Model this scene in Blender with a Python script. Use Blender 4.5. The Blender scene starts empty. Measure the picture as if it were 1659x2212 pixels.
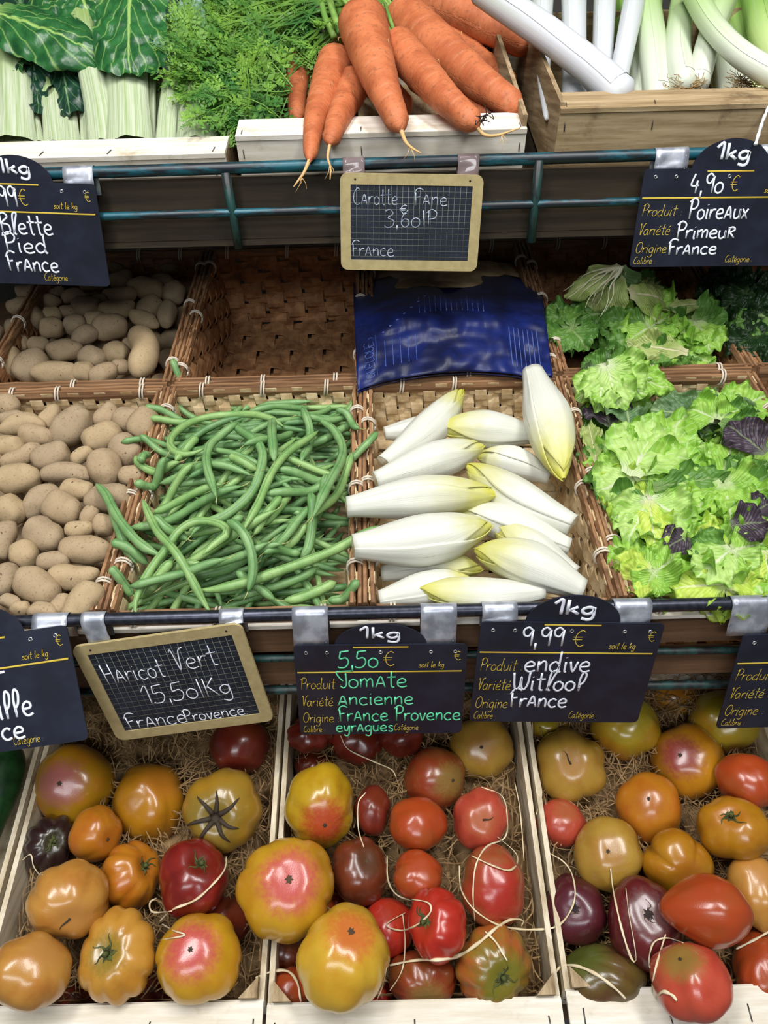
import bpy, math, random
from mathutils import Vector as V, Matrix, noise

# ------------------------------------------------------------------ camera, world, lights, exposure
sc = bpy.context.scene
COL = sc.collection
FPX, CU, CV = 1660.0, 829.5, 1106.0
CAM = V((0, 0, 1.62))
TH, RHO = math.radians(32), math.radians(1.5)
FW = V((0, math.cos(TH), -math.sin(TH)))
UP0 = V((0, math.sin(TH), math.cos(TH)))
RT = V((1, 0, 0)) * math.cos(RHO) - UP0 * math.sin(RHO)
UP = V((1, 0, 0)) * math.sin(RHO) + UP0 * math.cos(RHO)
cd = bpy.data.cameras.new('camera')
cd.sensor_fit = 'VERTICAL'
cd.sensor_height = 36.0
cd.sensor_width = 27.0
cd.lens = 36.0 * FPX / 2212.0
cd.clip_start = 0.02
cam = bpy.data.objects.new('camera', cd)
COL.objects.link(cam)
Mc = Matrix((RT, UP, -FW)).transposed().to_4x4()
Mc.translation = CAM
cam.matrix_world = Mc
sc.camera = cam

sc.view_settings.view_transform = 'Standard'
sc.view_settings.look = 'None'
sc.view_settings.gamma = 1.0
sc.view_settings.use_curve_mapping = False
sc.view_settings.exposure = 0.05

wd = bpy.data.worlds.new('world')
sc.world = wd
wd.use_nodes = True
wd.node_tree.nodes['Background'].inputs[0].default_value = (0.88, 0.94, 1.0, 1)
wd.node_tree.nodes['Background'].inputs[1].default_value = 0.11


def area(name, loc, target, sx, sy, power, col=(1, 1, 1)):
    l = bpy.data.lights.new(name, 'AREA')
    l.shape = 'RECTANGLE'
    l.size, l.size_y = sx, sy
    l.energy = power
    l.color = col
    o = bpy.data.objects.new(name, l)
    COL.objects.link(o)
    o.location = loc
    o.rotation_euler = (V(target) - V(loc)).to_track_quat('-Z', 'Y').to_euler()
    return o


area('shopfront_daylight', (-0.3, -2.3, 3.05), (0.0, 1.0, 1.2), 2.4, .6, 46, (0.93, 0.97, 1.0))
area('ceiling_tube_light', (-0.55, 0.20, 3.0), (-0.2, 0.95, 1.1), 0.3, 1.4, 33, (1.0, 0.99, 0.97))
area('ceiling_tube_light', (0.65, 0.20, 3.0), (0.3, 0.95, 1.1), 0.3, 1.4, 31, (1.0, 0.99, 0.97))


# ------------------------------------------------------------------ pixel to place helpers
def ray(u, v):
    return RT * ((u - CU) / FPX) + UP * ((CV - v) / FPX) + FW


def at_depth(u, v, d):
    return CAM + ray(u, v) * d


class Plane:
    def __init__(s, y, z, tilt):
        a = math.radians(tilt)
        s.O = V((0, y, CAM.z + z))
        s.X = V((1, 0, 0))
        s.T = V((0, math.cos(a), math.sin(a)))
        s.N = V((0, -math.sin(a), math.cos(a)))

    def pt(s, x, t, h=0.0):
        return s.O + s.X * x + s.T * t + s.N * h

    def px(s, u, v, h=0.0):
        r = ray(u, v)
        k = (s.O + s.N * h - CAM).dot(s.N) / r.dot(s.N)
        return CAM + r * k

    def loc(s, p):
        d = p - s.O
        return d.dot(s.X), d.dot(s.T), d.dot(s.N)


PA = Plane(1.14, -0.1174, 17)     # upper shelf, crate rims
PB = Plane(0.684, -0.537, 14)      # middle shelf, basket rims
PC = Plane(0.419, -0.880, 19)     # lower shelf, tomato crate rims


def ypx(u, v, y):
    r = ray(u, v)
    return CAM + r * ((y - CAM.y) / r.y)


# ------------------------------------------------------------------ object helpers
class MB:
    def __init__(s):
        s.v, s.f, s.uv = [], [], None

    def add(s, vs, fs):
        n = len(s.v)
        s.v += [V(p) for p in vs]
        s.f += [tuple(i + n for i in f) for f in fs]
        return s

    def box(s, o, ax, ay, az):
        """box centred at o with half-axis vectors"""
        o, ax, ay, az = V(o), V(ax), V(ay), V(az)
        vs = [o + ax * i + ay * j + az * k for k in (-1, 1) for j in (-1, 1) for i in (-1, 1)]
        return s.add(vs, [(0, 2, 3, 1), (4, 5, 7, 6), (0, 1, 5, 4), (2, 6, 7, 3), (0, 4, 6, 2), (1, 3, 7, 5)])

    def tube(s, pts, r, seg=8, flat=None, up=None, caps=True, twist=0.0):
        """swept tube; r number or list; flat=(a,b) scales side/normal; up keeps the section oriented"""
        pts = [V(p) for p in pts]
        n = len(pts)
        if not hasattr(r, '__len__'):
            r = [r] * n
        a, b = flat or (1, 1)
        vs, fs = [], []
        side = None
        for i in range(n):
            t = (pts[min(i + 1, n - 1)] - pts[max(i - 1, 0)])
            if t.length < 1e-9:
                t = V((0, 0, 1))
            t.normalize()
            if up is not None:
                sd = t.cross(up)
                side = sd.normalized() if sd.length > 1e-5 else (side or V((1, 0, 0)))
            elif side is None:
                q = V((0, 0, 1)) if abs(t.z) < .9 else V((1, 0, 0))
                side = t.cross(q).normalized()
            else:
                side = (side - t * side.dot(t))
                side = side.normalized() if side.length > 1e-6 else V((1, 0, 0))
            nn = side.cross(t).normalized()
            for k in range(seg):
                g = 2 * math.pi * k / seg + twist * i
                vs.append(pts[i] + side * (math.cos(g) * r[i] * a) + nn * (math.sin(g) * r[i] * b))
        for i in range(n - 1):
            for k in range(seg):
                k2 = (k + 1) % seg
                fs.append((i * seg + k, i * seg + k2, (i + 1) * seg + k2, (i + 1) * seg + k))
        if caps:
            fs.append(tuple(range(seg - 1, -1, -1)))
            fs.append(tuple((n - 1) * seg + k for k in range(seg)))
        return s.add(vs, fs)

    def sheet(s, grid, thick=0.0, nrm=None):
        """grid of points [rows][cols]; optional thickness"""
        R, C = len(grid), len(grid[0])
        vs = [p for row in grid for p in row]
        fs = [(i * C + j, i * C + j + 1, (i + 1) * C + j + 1, (i + 1) * C + j) for i in range(R - 1) for j in range(C - 1)]
        if thick:
            m = R * C
            def P(i, j): return grid[max(0, min(R - 1, i))][max(0, min(C - 1, j))]
            vs2 = []
            for i in range(R):
                for j in range(C):
                    n = (P(i, j + 1) - P(i, j - 1)).cross(P(i + 1, j) - P(i - 1, j))
                    n = n.normalized() if n.length > 1e-12 else V((0, 0, 1))
                    vs2.append(P(i, j) - n * thick)
            vs += vs2
            fs += [(b + m, a + m, d + m, c + m) for a, b, c, d in list(fs)]
            edge = [i for i in range(C)] + [i * C + C - 1 for i in range(1, R)] + \
                   [(R - 1) * C + j for j in range(C - 2, -1, -1)] + [i * C for i in range(R - 2, 0, -1)]
            for k in range(len(edge)):
                a, b = edge[k], edge[(k + 1) % len(edge)]
                fs.append((b, a, a + m, b + m))
        return s.add(vs, fs)

    def build(s, name, mat, parent=None, smooth=True, loc=None, rot=None, uv=None):
        """links ONE mesh object; vertices are world coordinates"""
        me = bpy.data.meshes.new(name)
        if parent is not None:
            base = world_of(parent)
        else:
            base = Matrix.Identity(4)
        o = bpy.data.objects.new(name, me)
        M = Matrix.Identity(4)
        if loc is not None:
            M = Matrix.Translation(loc) @ (rot.to_4x4() if rot is not None else Matrix.Identity(4))
        if parent is not None:
            o.parent = parent
        else:
            o.matrix_world = M
        inv = (base if parent is not None else M).inverted()
        me.from_pydata([tuple(inv @ p) for p in s.v], [], s.f)
        if smooth:
            me.polygons.foreach_set('use_smooth', [True] * len(me.polygons))
        if uv is not None:
            ul = me.uv_layers.new(name='UVMap')
            for lp in me.loops:
                ul.data[lp.index].uv = uv[lp.vertex_index]
        me.materials.append(mat)
        me.update()
        COL.objects.link(o)
        if parent is None:
            WM[o.name] = M
        else:
            WM[o.name] = base.copy()
        return o


WM = {}


def world_of(o):
    return WM[o.name]


def empty(name, loc, rot=None):
    o = bpy.data.objects.new(name, None)
    o.empty_display_size = 0.03
    M = Matrix.Translation(loc)
    if rot is not None:
        M = M @ rot.to_4x4()
    o.matrix_world = M
    COL.objects.link(o)
    WM[o.name] = M
    return o


def tag(o, label, cat, group=None, kind=None):
    o['label'] = label
    o['category'] = cat
    if group:
        o['group'] = group
    if kind:
        o['kind'] = kind
    return o


def structure(o):
    o['kind'] = 'structure'
    return o


def catmull(pts, n=6):
    pts = [V(p) for p in pts]
    if len(pts) < 3:
        return [pts[0].lerp(pts[-1], i / n) for i in range(n + 1)]
    out = []
    P = [pts[0] * 2 - pts[1]] + pts + [pts[-1] * 2 - pts[-2]]
    for i in range(1, len(P) - 2):
        for k in range(n):
            t = k / n
            a, b, c, d = P[i - 1], P[i], P[i + 1], P[i + 2]
            out.append(0.5 * ((2 * b) + (c - a) * t + (2 * a - 5 * b + 4 * c - d) * t * t + (3 * b - a - 3 * c + d) * t ** 3))
    out.append(pts[-1])
    return out


def resample(pts, n):
    L = [0]
    for a, b in zip(pts, pts[1:]):
        L.append(L[-1] + (b - a).length)
    out, j = [], 0
    for k in range(n):
        d = L[-1] * k / (n - 1)
        while j < len(L) - 2 and L[j + 1] < d:
            j += 1
        seg = L[j + 1] - L[j]
        out.append(pts[j].lerp(pts[j + 1], 0 if seg < 1e-12 else (d - L[j]) / seg))
    return out


# ------------------------------------------------------------------ materials
class NT:
    def __init__(s, name, rough=0.5, spec=0.5):
        s.m = bpy.data.materials.new(name)
        s.m.use_nodes = True
        s.t = s.m.node_tree
        s.b = s.t.nodes['Principled BSDF']
        s.b.inputs['Roughness'].default_value = rough
        s.b.inputs['Specular IOR Level'].default_value = spec

    def n(s, typ, **kw):
        nd = s.t.nodes.new(typ)
        for k, v in kw.items():
            setattr(nd, k, v)
        return nd

    def l(s, a, b):
        s.t.links.new(a, b)

    def val(s, x, sock):
        if isinstance(x, (int, float)):
            sock.default_value = x
        elif isinstance(x, tuple):
            sock.default_value = x if len(x) == 4 else x + (1,)
        else:
            s.l(x, sock)

    def math(s, op, a, b=0.0, c=None):
        nd = s.n('ShaderNodeMath', operation=op)
        s.val(a, nd.inputs[0])
        s.val(b, nd.inputs[1])
        if c is not None:
            s.val(c, nd.inputs[2])
        return nd.outputs[0]

    def mix(s, f, a, b):
        nd = s.n('ShaderNodeMix', data_type='RGBA')
        s.val(f, nd.inputs[0])
        s.val(a, nd.inputs[6])
        s.val(b, nd.inputs[7])
        return nd.outputs[2]

    def ramp(s, x, lo, hi, a=0.0, b=1.0, smooth=True):
        nd = s.n('ShaderNodeMapRange')
        nd.interpolation_type = 'SMOOTHSTEP' if smooth else 'LINEAR'
        s.val(x, nd.inputs[0])
        for i, q in enumerate((lo, hi, a, b)):
            nd.inputs[i + 1].default_value = q
        return nd.outputs[0]

    def coord(s, out='Object', scale=None):
        c = s.n('ShaderNodeTexCoord').outputs[out]
        if scale:
            mp = s.n('ShaderNodeMapping')
            mp.inputs['Scale'].default_value = scale
            s.l(c, mp.inputs[0])
            return mp.outputs[0]
        return c

    def noise(s, vec, scale, detail=3, rough=0.5):
        nd = s.n('ShaderNodeTexNoise')
        s.l(vec, nd.inputs['Vector'])
        nd.inputs['Scale'].default_value = scale
        nd.inputs['Detail'].default_value = detail
        nd.inputs['Roughness'].default_value = rough
        return nd.outputs['Fac']

    def bump(s, h, strength=0.3, dist=0.002):
        nd = s.n('ShaderNodeBump')
        nd.inputs['Strength'].default_value = strength
        nd.inputs['Distance'].default_value = dist
        s.l(h, nd.inputs['Height'])
        s.l(nd.outputs[0], s.b.inputs['Normal'])

    def col(s, c):
        s.val(c, s.b.inputs['Base Color'])


def sr(r, g, b):
    """0..255 sRGB to linear"""
    def f(c):
        c /= 255.0
        return c / 12.92 if c <= 0.04045 else ((c + 0.055) / 1.055) ** 2.4
    return (f(r), f(g), f(b), 1.0)


def plain(name, c, rough=0.5, spec=0.5, metal=0.0, nz=None):
    t = NT(name, rough, spec)
    t.b.inputs['Metallic'].default_value = metal
    if nz:
        f = t.noise(t.coord(), nz[0], 4)
        t.col(t.mix(t.ramp(f, .35, .65), c, nz[1]))
    else:
        t.col(c)
    return t.m


def wood(name, a, b, scale=(6, 60, 60), rough=0.7, dirt=None, bump=0.25):
    t = NT(name, rough, 0.25)
    vec = t.coord('Object', scale)
    f = t.noise(vec, 1.0, 6, 0.65)
    c = t.mix(t.ramp(f, .3, .7), a, b)
    if dirt:
        g = t.noise(t.coord(), 14, 5, .7)
        c = t.mix(t.ramp(g, .55, .75, 0, .7), c, dirt)
    t.col(c)
    t.bump(f, bump, .001)
    return t.m


M = {}
M['poplar'] = wood('pale_poplar_wood', sr(236, 231, 220), sr(208, 198, 178), (7, 90, 90), .7, sr(170, 150, 120))
M['poplar_side'] = wood('pale_poplar_wood_sides', sr(220, 208, 184), sr(178, 160, 128), (90, 7, 90), .7, sr(120, 98, 70))
M['old_wood'] = wood('weathered_wood', sr(186, 164, 128), sr(134, 110, 76), (6, 90, 90), .75, sr(78, 60, 40))
M['old_wood_side'] = wood('weathered_wood_sides', sr(182, 160, 126), sr(120, 98, 68), (90, 6, 90), .75, sr(70, 54, 36))
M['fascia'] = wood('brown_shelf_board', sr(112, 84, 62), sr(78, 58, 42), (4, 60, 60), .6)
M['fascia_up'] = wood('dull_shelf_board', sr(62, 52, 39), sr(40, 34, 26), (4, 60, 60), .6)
M['rim'] = wood('chestnut_rim_slat', sr(164, 124, 88), sr(100, 70, 48), (60, 7, 120), .55, bump=.4)
M['rim_x'] = wood('chestnut_cross_rim_slat', sr(160, 122, 88), sr(102, 72, 50), (7, 60, 120), .55, bump=.4)
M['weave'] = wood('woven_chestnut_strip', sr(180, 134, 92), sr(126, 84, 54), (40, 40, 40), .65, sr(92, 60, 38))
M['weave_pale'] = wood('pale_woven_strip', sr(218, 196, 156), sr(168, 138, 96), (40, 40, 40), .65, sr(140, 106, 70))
M['tie'] = plain('white_cane_tie', sr(206, 194, 176), .6)
M['staple'] = plain('steel_staple', sr(96, 92, 90), .4, .5, .8)
M['tape'] = plain('silver_tape', sr(196, 200, 210), .38, .6, .55, (60, sr(150, 154, 166)))
M['black_board'] = plain('dark_navy_board', sr(24, 27, 40), .45, .4, 0, (25, sr(32, 36, 52)))
M['chalk'] = plain('white_chalk_pen', sr(232, 236, 248), .8)
M['chalk_soft'] = plain('pale_chalk', sr(190, 200, 214), .85, .5, 0, (220, sr(110, 122, 140)))
M['green_ink'] = plain('mint_chalk_pen', sr(104, 222, 166), .8)
M['yellow_ink'] = plain('yellow_print', sr(206, 178, 62), .7)
M['grommet'] = plain('silver_eyelet', sr(210, 210, 212), .3, .5, .9)
M['slate_frame'] = wood('tan_slate_frame', sr(176, 160, 116), sr(160, 144, 102), (80, 80, 80), .7)
M['slate'] = plain('slate_black', sr(28, 33, 44), .6, .3, 0, (30, sr(34, 40, 54)))
M['grid'] = plain('grid_line', sr(128, 132, 118), .8)
M['dark_bolt'] = plain('dark_hole', sr(20, 18, 16), .6)
M['tube_black'] = plain('black_steel_tube', sr(62, 64, 76), .32, .5, .7, (140, sr(46, 48, 58)))
M['floor'] = plain('grey_floor', sr(120, 116, 110), .6)
M['wall'] = plain('dark_back_wall', sr(52, 50, 46), .8)

t = NT('teal_chipped_paint', .38, .5)
f = t.noise(t.coord('Object', (12, 60, 60)), 1.0, 6, .7)
t.col(t.mix(t.ramp(f, .42, .56), sr(22, 84, 98), sr(28, 34, 40)))
t.b.inputs['Metallic'].default_value = .15
t.bump(f, .3, .001)
M['teal'] = t.m
t = NT('shadow_toned_chipped_green_paint', .45, .5)  # shadow on the lower bars put into the paint colour; supports share it
f = t.noise(t.coord('Object', (60, 60, 20)), 1.0, 6, .7)
t.col(t.mix(t.ramp(f, .42, .6), sr(30, 66, 62), sr(26, 30, 30)))
M['teal_dark'] = t.m

t = NT('clear_tape', .12, .5)
t.col(sr(200, 180, 180))
t.b.inputs['Transmission Weight'].default_value = .75
M['clear'] = t.m

# ------------------------------------------------------------------ the setting
def slab(name, x0, x1, y0, y1, z0, z1, mat, parent=None):
    b = MB()
    b.box(((x0 + x1) / 2, (y0 + y1) / 2, (z0 + z1) / 2), ((x1 - x0) / 2, 0, 0), (0, (y1 - y0) / 2, 0), (0, 0, (z1 - z0) / 2))
    return b.build(name, mat, parent, smooth=False)


structure(slab('floor', -2.5, 2.5, -2.5, 2.2, -.05, 0, M['floor']))
structure(slab('wall_back', -2.5, 2.5, 2.0, 2.1, 0, 3.0, M['wall']))


def pbox(b, pl, x0, x1, t0, t1, h0, h1):
    c = pl.pt((x0 + x1) / 2, (t0 + t1) / 2, (h0 + h1) / 2)
    return b.box(c, pl.X * ((x1 - x0) / 2), pl.T * ((t1 - t0) / 2), pl.N * ((h1 - h0) / 2))


# stall shelves: a plank under each row, fascia planks and posts
XL, XR = -1.0, 1.0
stall = empty('market_stall', (0, 1.0, 0))
tag(stall, 'stepped brown wooden market stall carrying all the baskets and crates', 'stall')
b = MB(); pbox(b, PC, XL, XR, -.01, .46, -.098, -.083); b.build('lower_shelf', M['fascia'], stall, False)
b = MB(); pbox(b, PB, XL, XR, .012, .395, -.146, -.131); b.build('middle_shelf', M['fascia'], stall, False)
for xa_, xb_, hh_ in ((XL, -.320, -.146), (-.026, XR, -.146), (-.330, -.016, -.182)):
    b = MB(); pbox(b, PB, xa_, xb_, .401, .88, hh_, hh_ + .015); b.build('middle_shelf', M['fascia'], stall, False)
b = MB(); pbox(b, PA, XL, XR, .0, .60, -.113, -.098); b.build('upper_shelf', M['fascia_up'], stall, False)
for x in (XL + .02, XR - .02):
    for y, zt in ((.46, .63), (.76, .88), (1.55, 1.18), (1.2, 1.33)):
        slab('post', x - .02, x + .02, y - .02, y + .02, 0, zt, M['fascia'], stall)
YF = .668
def zat(v, y): return ypx(CU, v, y).z
for v0, v1 in ((1358, 1402), (1424, 1472)):
    slab('fascia_plank', XL, XR, YF, YF + .012, zat(v1, YF), zat(v0, YF), M['fascia'], stall)
slab('edge_strip', XL, XR, .6655, .672, zat(1353, .6655), zat(1346, .6655), M['poplar'], stall)
YU = 1.130
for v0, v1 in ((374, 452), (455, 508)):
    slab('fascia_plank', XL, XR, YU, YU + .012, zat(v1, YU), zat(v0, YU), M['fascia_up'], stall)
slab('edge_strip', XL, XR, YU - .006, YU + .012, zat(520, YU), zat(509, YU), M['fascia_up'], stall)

# rails in front of the fascias
def straight(u0, v0, u1, v1, y, xa, xb):
    a, c = ypx(u0, v0, y), ypx(u1, v1, y)
    d = (c - a) / (c.x - a.x)
    return a + d * (xa - a.x), a + d * (xb - a.x)


YR = .655
mid_rail = empty('price_rail', (0, YR, CAM.z - .545))
tag(mid_rail, 'black steel tube rail under the bean and endive baskets holding price signs', 'rail')
for nm, (v0, v1), r, m in (('top_tube', (1342, 1303), .0074, 'tube_black'), ('bar', (1432, 1404), .0045, 'teal_dark'), ('bar', (1497, 1478), .0055, 'teal_dark')):
    p, q = straight(60, v0, 1600, v1, YR if nm == 'top_tube' else YR + .012, XL, XR)
    MB().tube([p.lerp(q, i / 24) for i in range(25)], r, 12).build(nm, M[m], mid_rail)
for x in (XL + .03, XR - .03):
    MB().tube([V((x, YR + .012, CAM.z - .545)), V((x, YR + .012, CAM.z - .67))], .005, 10).build('upright', M['teal_dark'], mid_rail)
    MB().tube([V((x, YR, CAM.z - .55)), V((x, YF + .02, CAM.z - .57))], .004, 8).build('bracket', M['teal_dark'], mid_rail)

YRU = 1.113
up_rail = empty('wire_shelf_front', (0, YRU, CAM.z - .15))
tag(up_rail, 'chipped teal painted two bar rail along the front of the upper shelf', 'rail')
for nm, (v0, v1), r in (('top_tube', (372, 327), .0078), ('bar', (468, 427), .0056)):
    p, q = straight(210, v0, 1659, v1, YRU, XL, XR)
    MB().tube([p.lerp(q, i / 24) for i in range(25)], r, 12).build(nm, M['teal'], up_rail)
for (u0, v0, u1, v1) in ((487, 372, 516, 536), (1165, 345, 1147, 522)):
    a, c = ypx(u0, v0, YRU - .004), ypx(u1, v1, YRU + .004)
    MB().tube([a, a.lerp(c, .5), c], .0062, 10).build('upright', M['teal_dark'], up_rail)
for x in (XL + .05, XR - .05):
    MB().tube([V((x, YRU, CAM.z - .15)), V((x, YU + .02, CAM.z - .2))], .005, 8).build('bracket', M['teal_dark'], up_rail)


# ------------------------------------------------------------------ wooden crates
def crate(label, pl, x0, x1, t0, t1, depth, mf, ms, slat=False, th=.006, skew=0.0, staples=(), side_h=0.0, lip=False, left_h=None):
    o0 = pl.pt((x0 + x1) / 2, (t0 + t1) / 2, -depth)
    rt = empty('wooden_crate', o0)
    tag(rt, label, 'crate', 'pale wooden produce crates')
    def add(nm, a, c, e, f, g, h, mat):
        b = MB(); pbox(b, pl, a, c, e, f, g, h); return b.build(nm, mat, rt, False)
    for xs in (x0, x1 - th):
        add('side_panel', xs, xs + th, t0 + th, t1 - th, -depth + .006, (left_h if left_h is not None and xs == x0 else side_h) - .001, ms)
    xm = 1e9
    add('front_panel', x0, x1, t0, t0 + th, -depth + .004, (-.002 if slat else 0), mf)
    add('back_panel', x0, x1, t1 - th, t1, -depth + .004, 0, mf)
    n = 5
    w = (x1 - x0 - 2 * th) / n
    for i in range(n):
        add('floor_slat', x0 + th + i * w + .003, x0 + th + (i + 1) * w - .003, t0 + .001, t1 - .001, -depth, -depth + .004, ms)
    if slat:
        fp = add('top_slat', x0, x1, t0 - .002, t0 + .052, -.002, .004, mf)
    if lip:
        add('top_slat', x0, x1, t0 - .046, t0 + .004, -.002, .003, mf)
    # triangular corner posts
    for sx, xx in ((1, x0 + th), (-1, x1 - th)):
        for st, tt in ((1, t0 + th), (-1, t1 - th)):
            a = .02
            b = MB()
            tri = [(xx, tt), (xx + sx * a, tt), (xx, tt + st * a)]
            top = .012 if not slat else -.004
            vs = [pl.pt(x, t_, h) for h in (-depth + .006, top) for x, t_ in tri]
            b.add(vs, [(0, 2, 1), (3, 4, 5), (0, 1, 4, 3), (1, 2, 5, 4), (2, 0, 3, 5)])
            b.build('corner_post', M['old_wood_side'], rt, False)
    for (fx, tilt) in staples:
        x = x0 + (x1 - x0) * fx
        if slat:
            pts = [pl.pt(x, t0 + .004, .0048), pl.pt(x + tilt * .006, t0 + .016, .0048)]
            MB().tube(pts, .0007, 6).build('staple', M['staple'], rt)
            pts = [pl.pt(x, t0 - .0006, -.014), pl.pt(x + tilt * .004, t0 - .0006, -.026)]
            MB().tube(pts, .0007, 6).build('staple', M['staple'], rt)
        else:
            pts = [pl.pt(x, t0 - .012, .0036), pl.pt(x + tilt * .008, t0 - .028, .0036)]
            MB().tube(pts, .0008, 6).build('staple', M['staple'], rt)
    return rt


crate('pale wooden crate of tomatoes at the left, below the bean price slate', PC, -.4535, -.1425, 0, .40, .075, M['poplar'], M['poplar_side'], staples=((.62, -.6), (.97, 0)), lip=True)
crate('pale wooden crate of tomatoes in the middle, below the tomato price sign', PC, -.1385, .175, -.004, .40, .075, M['poplar'], M['poplar_side'], staples=((.03, 0), (.5, 0), (.95, .2)), lip=True)
crate('pale wooden crate of tomatoes at the right, below the endive price sign', PC, .181, .497, .002, .40, .075, M['poplar'], M['poplar_side'], staples=((.05, 0), (.33, .3), (.6, 0)), lip=True)
crate('pale wooden crate holding the dark green cucumbers at the left edge', PC, -.775, -.4595, 0, .40, .075, M['poplar'], M['poplar_side'], lip=True)

def shifted(pl, h):
    q = Plane(0, 0, 0)
    q.O, q.X, q.T, q.N = pl.O + pl.N * h, pl.X, pl.T, pl.N
    return q


PAL, PAH = shifted(PA, .022), shifted(PA, -.020)
def xa(u, v, h=0): return PA.loc(PA.px(u, v, h))[0]
cx0, cx1 = xa(509, 300), xa(1140, 290)
crate('pale wooden crate under the bunched carrots on the upper shelf', PA, cx0, cx1, .0, .40, .085, M['poplar'], M['old_wood_side'], slat=True, staples=((.02, 0), (.43, .1), (.98, 0)), side_h=.02, left_h=-.01)
lx0, lx1 = xa(1190, 240), xa(1190, 240) + .42
crate('weathered brown wooden crate under the leeks on the upper shelf', PAL, lx0, lx1, .006, .40, .107, M['old_wood'], M['old_wood_side'], slat=True, staples=((.02, .2), (.3, .3), (.7, 0)), side_h=.01)
hx1 = xa(475, 325)
crate('pale wooden crate under the chard stems on the upper shelf', PAH, hx1 - .42, hx1, -.004, .36, .065, M['poplar'], M['old_wood_side'], slat=True, staples=((.4, .5), (.62, .5), (.96, .3)), side_h=.0)


# ------------------------------------------------------------------ woven baskets
def weave_wall(o, ax, ay, an, nx, ny, th=.0022, amp=.0024, gap=.12):
    """woven panel: o corner, ax/ay full edge vectors, an outward normal"""
    b = MB()
    rnd = random.Random(int((o.x + o.y * 7) * 1000))
    for set_ in (0, 1):
        n_str, n_cross = (ny, nx) if set_ == 0 else (nx, ny)
        A, B_ = (ax, ay) if set_ == 0 else (ay, ax)
        for i in range(n_str):
            c0, c1 = (i + gap * rnd.uniform(.3, .9)) / n_str, (i + 1 - gap * rnd.uniform(.3, .9)) / n_str
            rows = []
            m = n_cross * 3
            for k in range(m + 1):
                f = k / m
                ph = math.sin(math.pi * (k / 3.0 - .5) + math.pi * (i % 2) + (math.pi if set_ else 0))
                off = an * (amp * max(-1, min(1, ph * 1.5)))
                rows.append([o + A * f + B_ * c0 + off, o + A * f + B_ * c1 + off])
            b.sheet(rows, th)
    return b


def basket(label, pl, x0, x1, t0, t1, depth, mat_w, floor=True, nfl=(7, 8), amp=.0026):
    g = .006
    x0 += g; x1 -= g
    rt = empty('woven_basket', pl.pt((x0 + x1) / 2, (t0 + t1) / 2, -depth))
    tag(rt, label, 'basket', 'woven baskets on the middle shelf')
    tp = .012                                   # taper towards the floor
    c = lambda x, t_, h: pl.pt(x, t_, h)
    i = .004
    bx0, bx1, bt0, bt1 = x0 + tp, x1 - tp, t0 + tp, t1 - tp
    ny = max(3, int(depth / .02))
    panels = [
        ('front_wall', c(x0 + i, t0 + i, -.014), c(x1 - i, t0 + i, -.014), c(bx0, bt0, -depth), 14),
        ('back_wall', c(x0 + i, t1 - i, 0), c(x1 - i, t1 - i, 0), c(bx0, bt1, -depth), 14),
        ('side_wall', c(x0 + i, t0 + i, 0), c(x0 + i, t1 - i, 0), c(bx0, bt0, -depth), 18),
        ('side_wall', c(x1 - i, t0 + i, 0), c(x1 - i, t1 - i, 0), c(bx1, bt0, -depth), 18)]
    for nm, p, q, r, n in panels:
        ax, ay = q - p, r - p
        weave_wall(p, ax, ay, ax.cross(ay).normalized(), n if amp < .003 else n // 2, ny if amp < .003 else 7, amp=amp).build(nm, mat_w, rt, False)
    p = c(bx0, bt0, -depth)
    weave_wall(p, pl.X * (bx1 - bx0), pl.T * (bt1 - bt0), pl.N, nfl[0], nfl[1], gap=.14, amp=amp).build('woven_floor', mat_w, rt, False)
    # rim slats, two per side with a groove between
    rnd = random.Random(int(x0 * 999) + int(t0 * 77))
    for along, lo, hi, pos in (('t', t0, t1, x0), ('t', t0, t1, x1), ('x', x0, x1, t0), ('x', x0, x1, t1)):
        inn = 1 if pos in (x0, t0) else -1
        rm = None
        for k in (0, 1):
            b = MB()
            off = pos + inn * (-.003 + k * .0088)
            w = .0038
            pts = []
            n = 10
            for j in range(n + 1):
                s_ = lo + (hi - lo) * j / n
                wob = rnd.uniform(-.0006, .0006)
                hh = (-.006 if pos != t0 or t0 > .1 else -.019) + rnd.uniform(-.0008, .0008)
                pts.append(c(off + wob, s_, hh) if along == 't' else c(s_, off + wob, hh))
            b.tube(pts, 1.0, 6, flat=(w, .0095), up=pl.N)
            ro = b.build('rim', M['rim'] if along == 't' else M['rim_x'], rt, False)
            rm = rm or ro
        for j in range(3):
            s_ = lo + (hi - lo) * (j + .45 + rnd.uniform(-.2, .2)) / 3
            b = MB()
            for kk in (0, 1):
                loop = []
                for a in range(13):
                    g_ = 2 * math.pi * a / 12
                    dx, dh = math.cos(g_) * .0107, math.sin(g_) * .0118
                    ss = s_ + kk * .0042 + .0015 * math.sin(g_ * 1)
                    cc = pos + inn * .0014 + dx
                    loop.append(c(cc, ss, (-.006 if pos != t0 or t0 > .1 else -.019) + dh) if along == 't' else c(ss, cc, (-.006 if pos != t0 or t0 > .1 else -.019) + dh))
                b.tube(loop, .0014, 6)
            b.build('tie', M['tie'], rt)
    return rt


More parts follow.
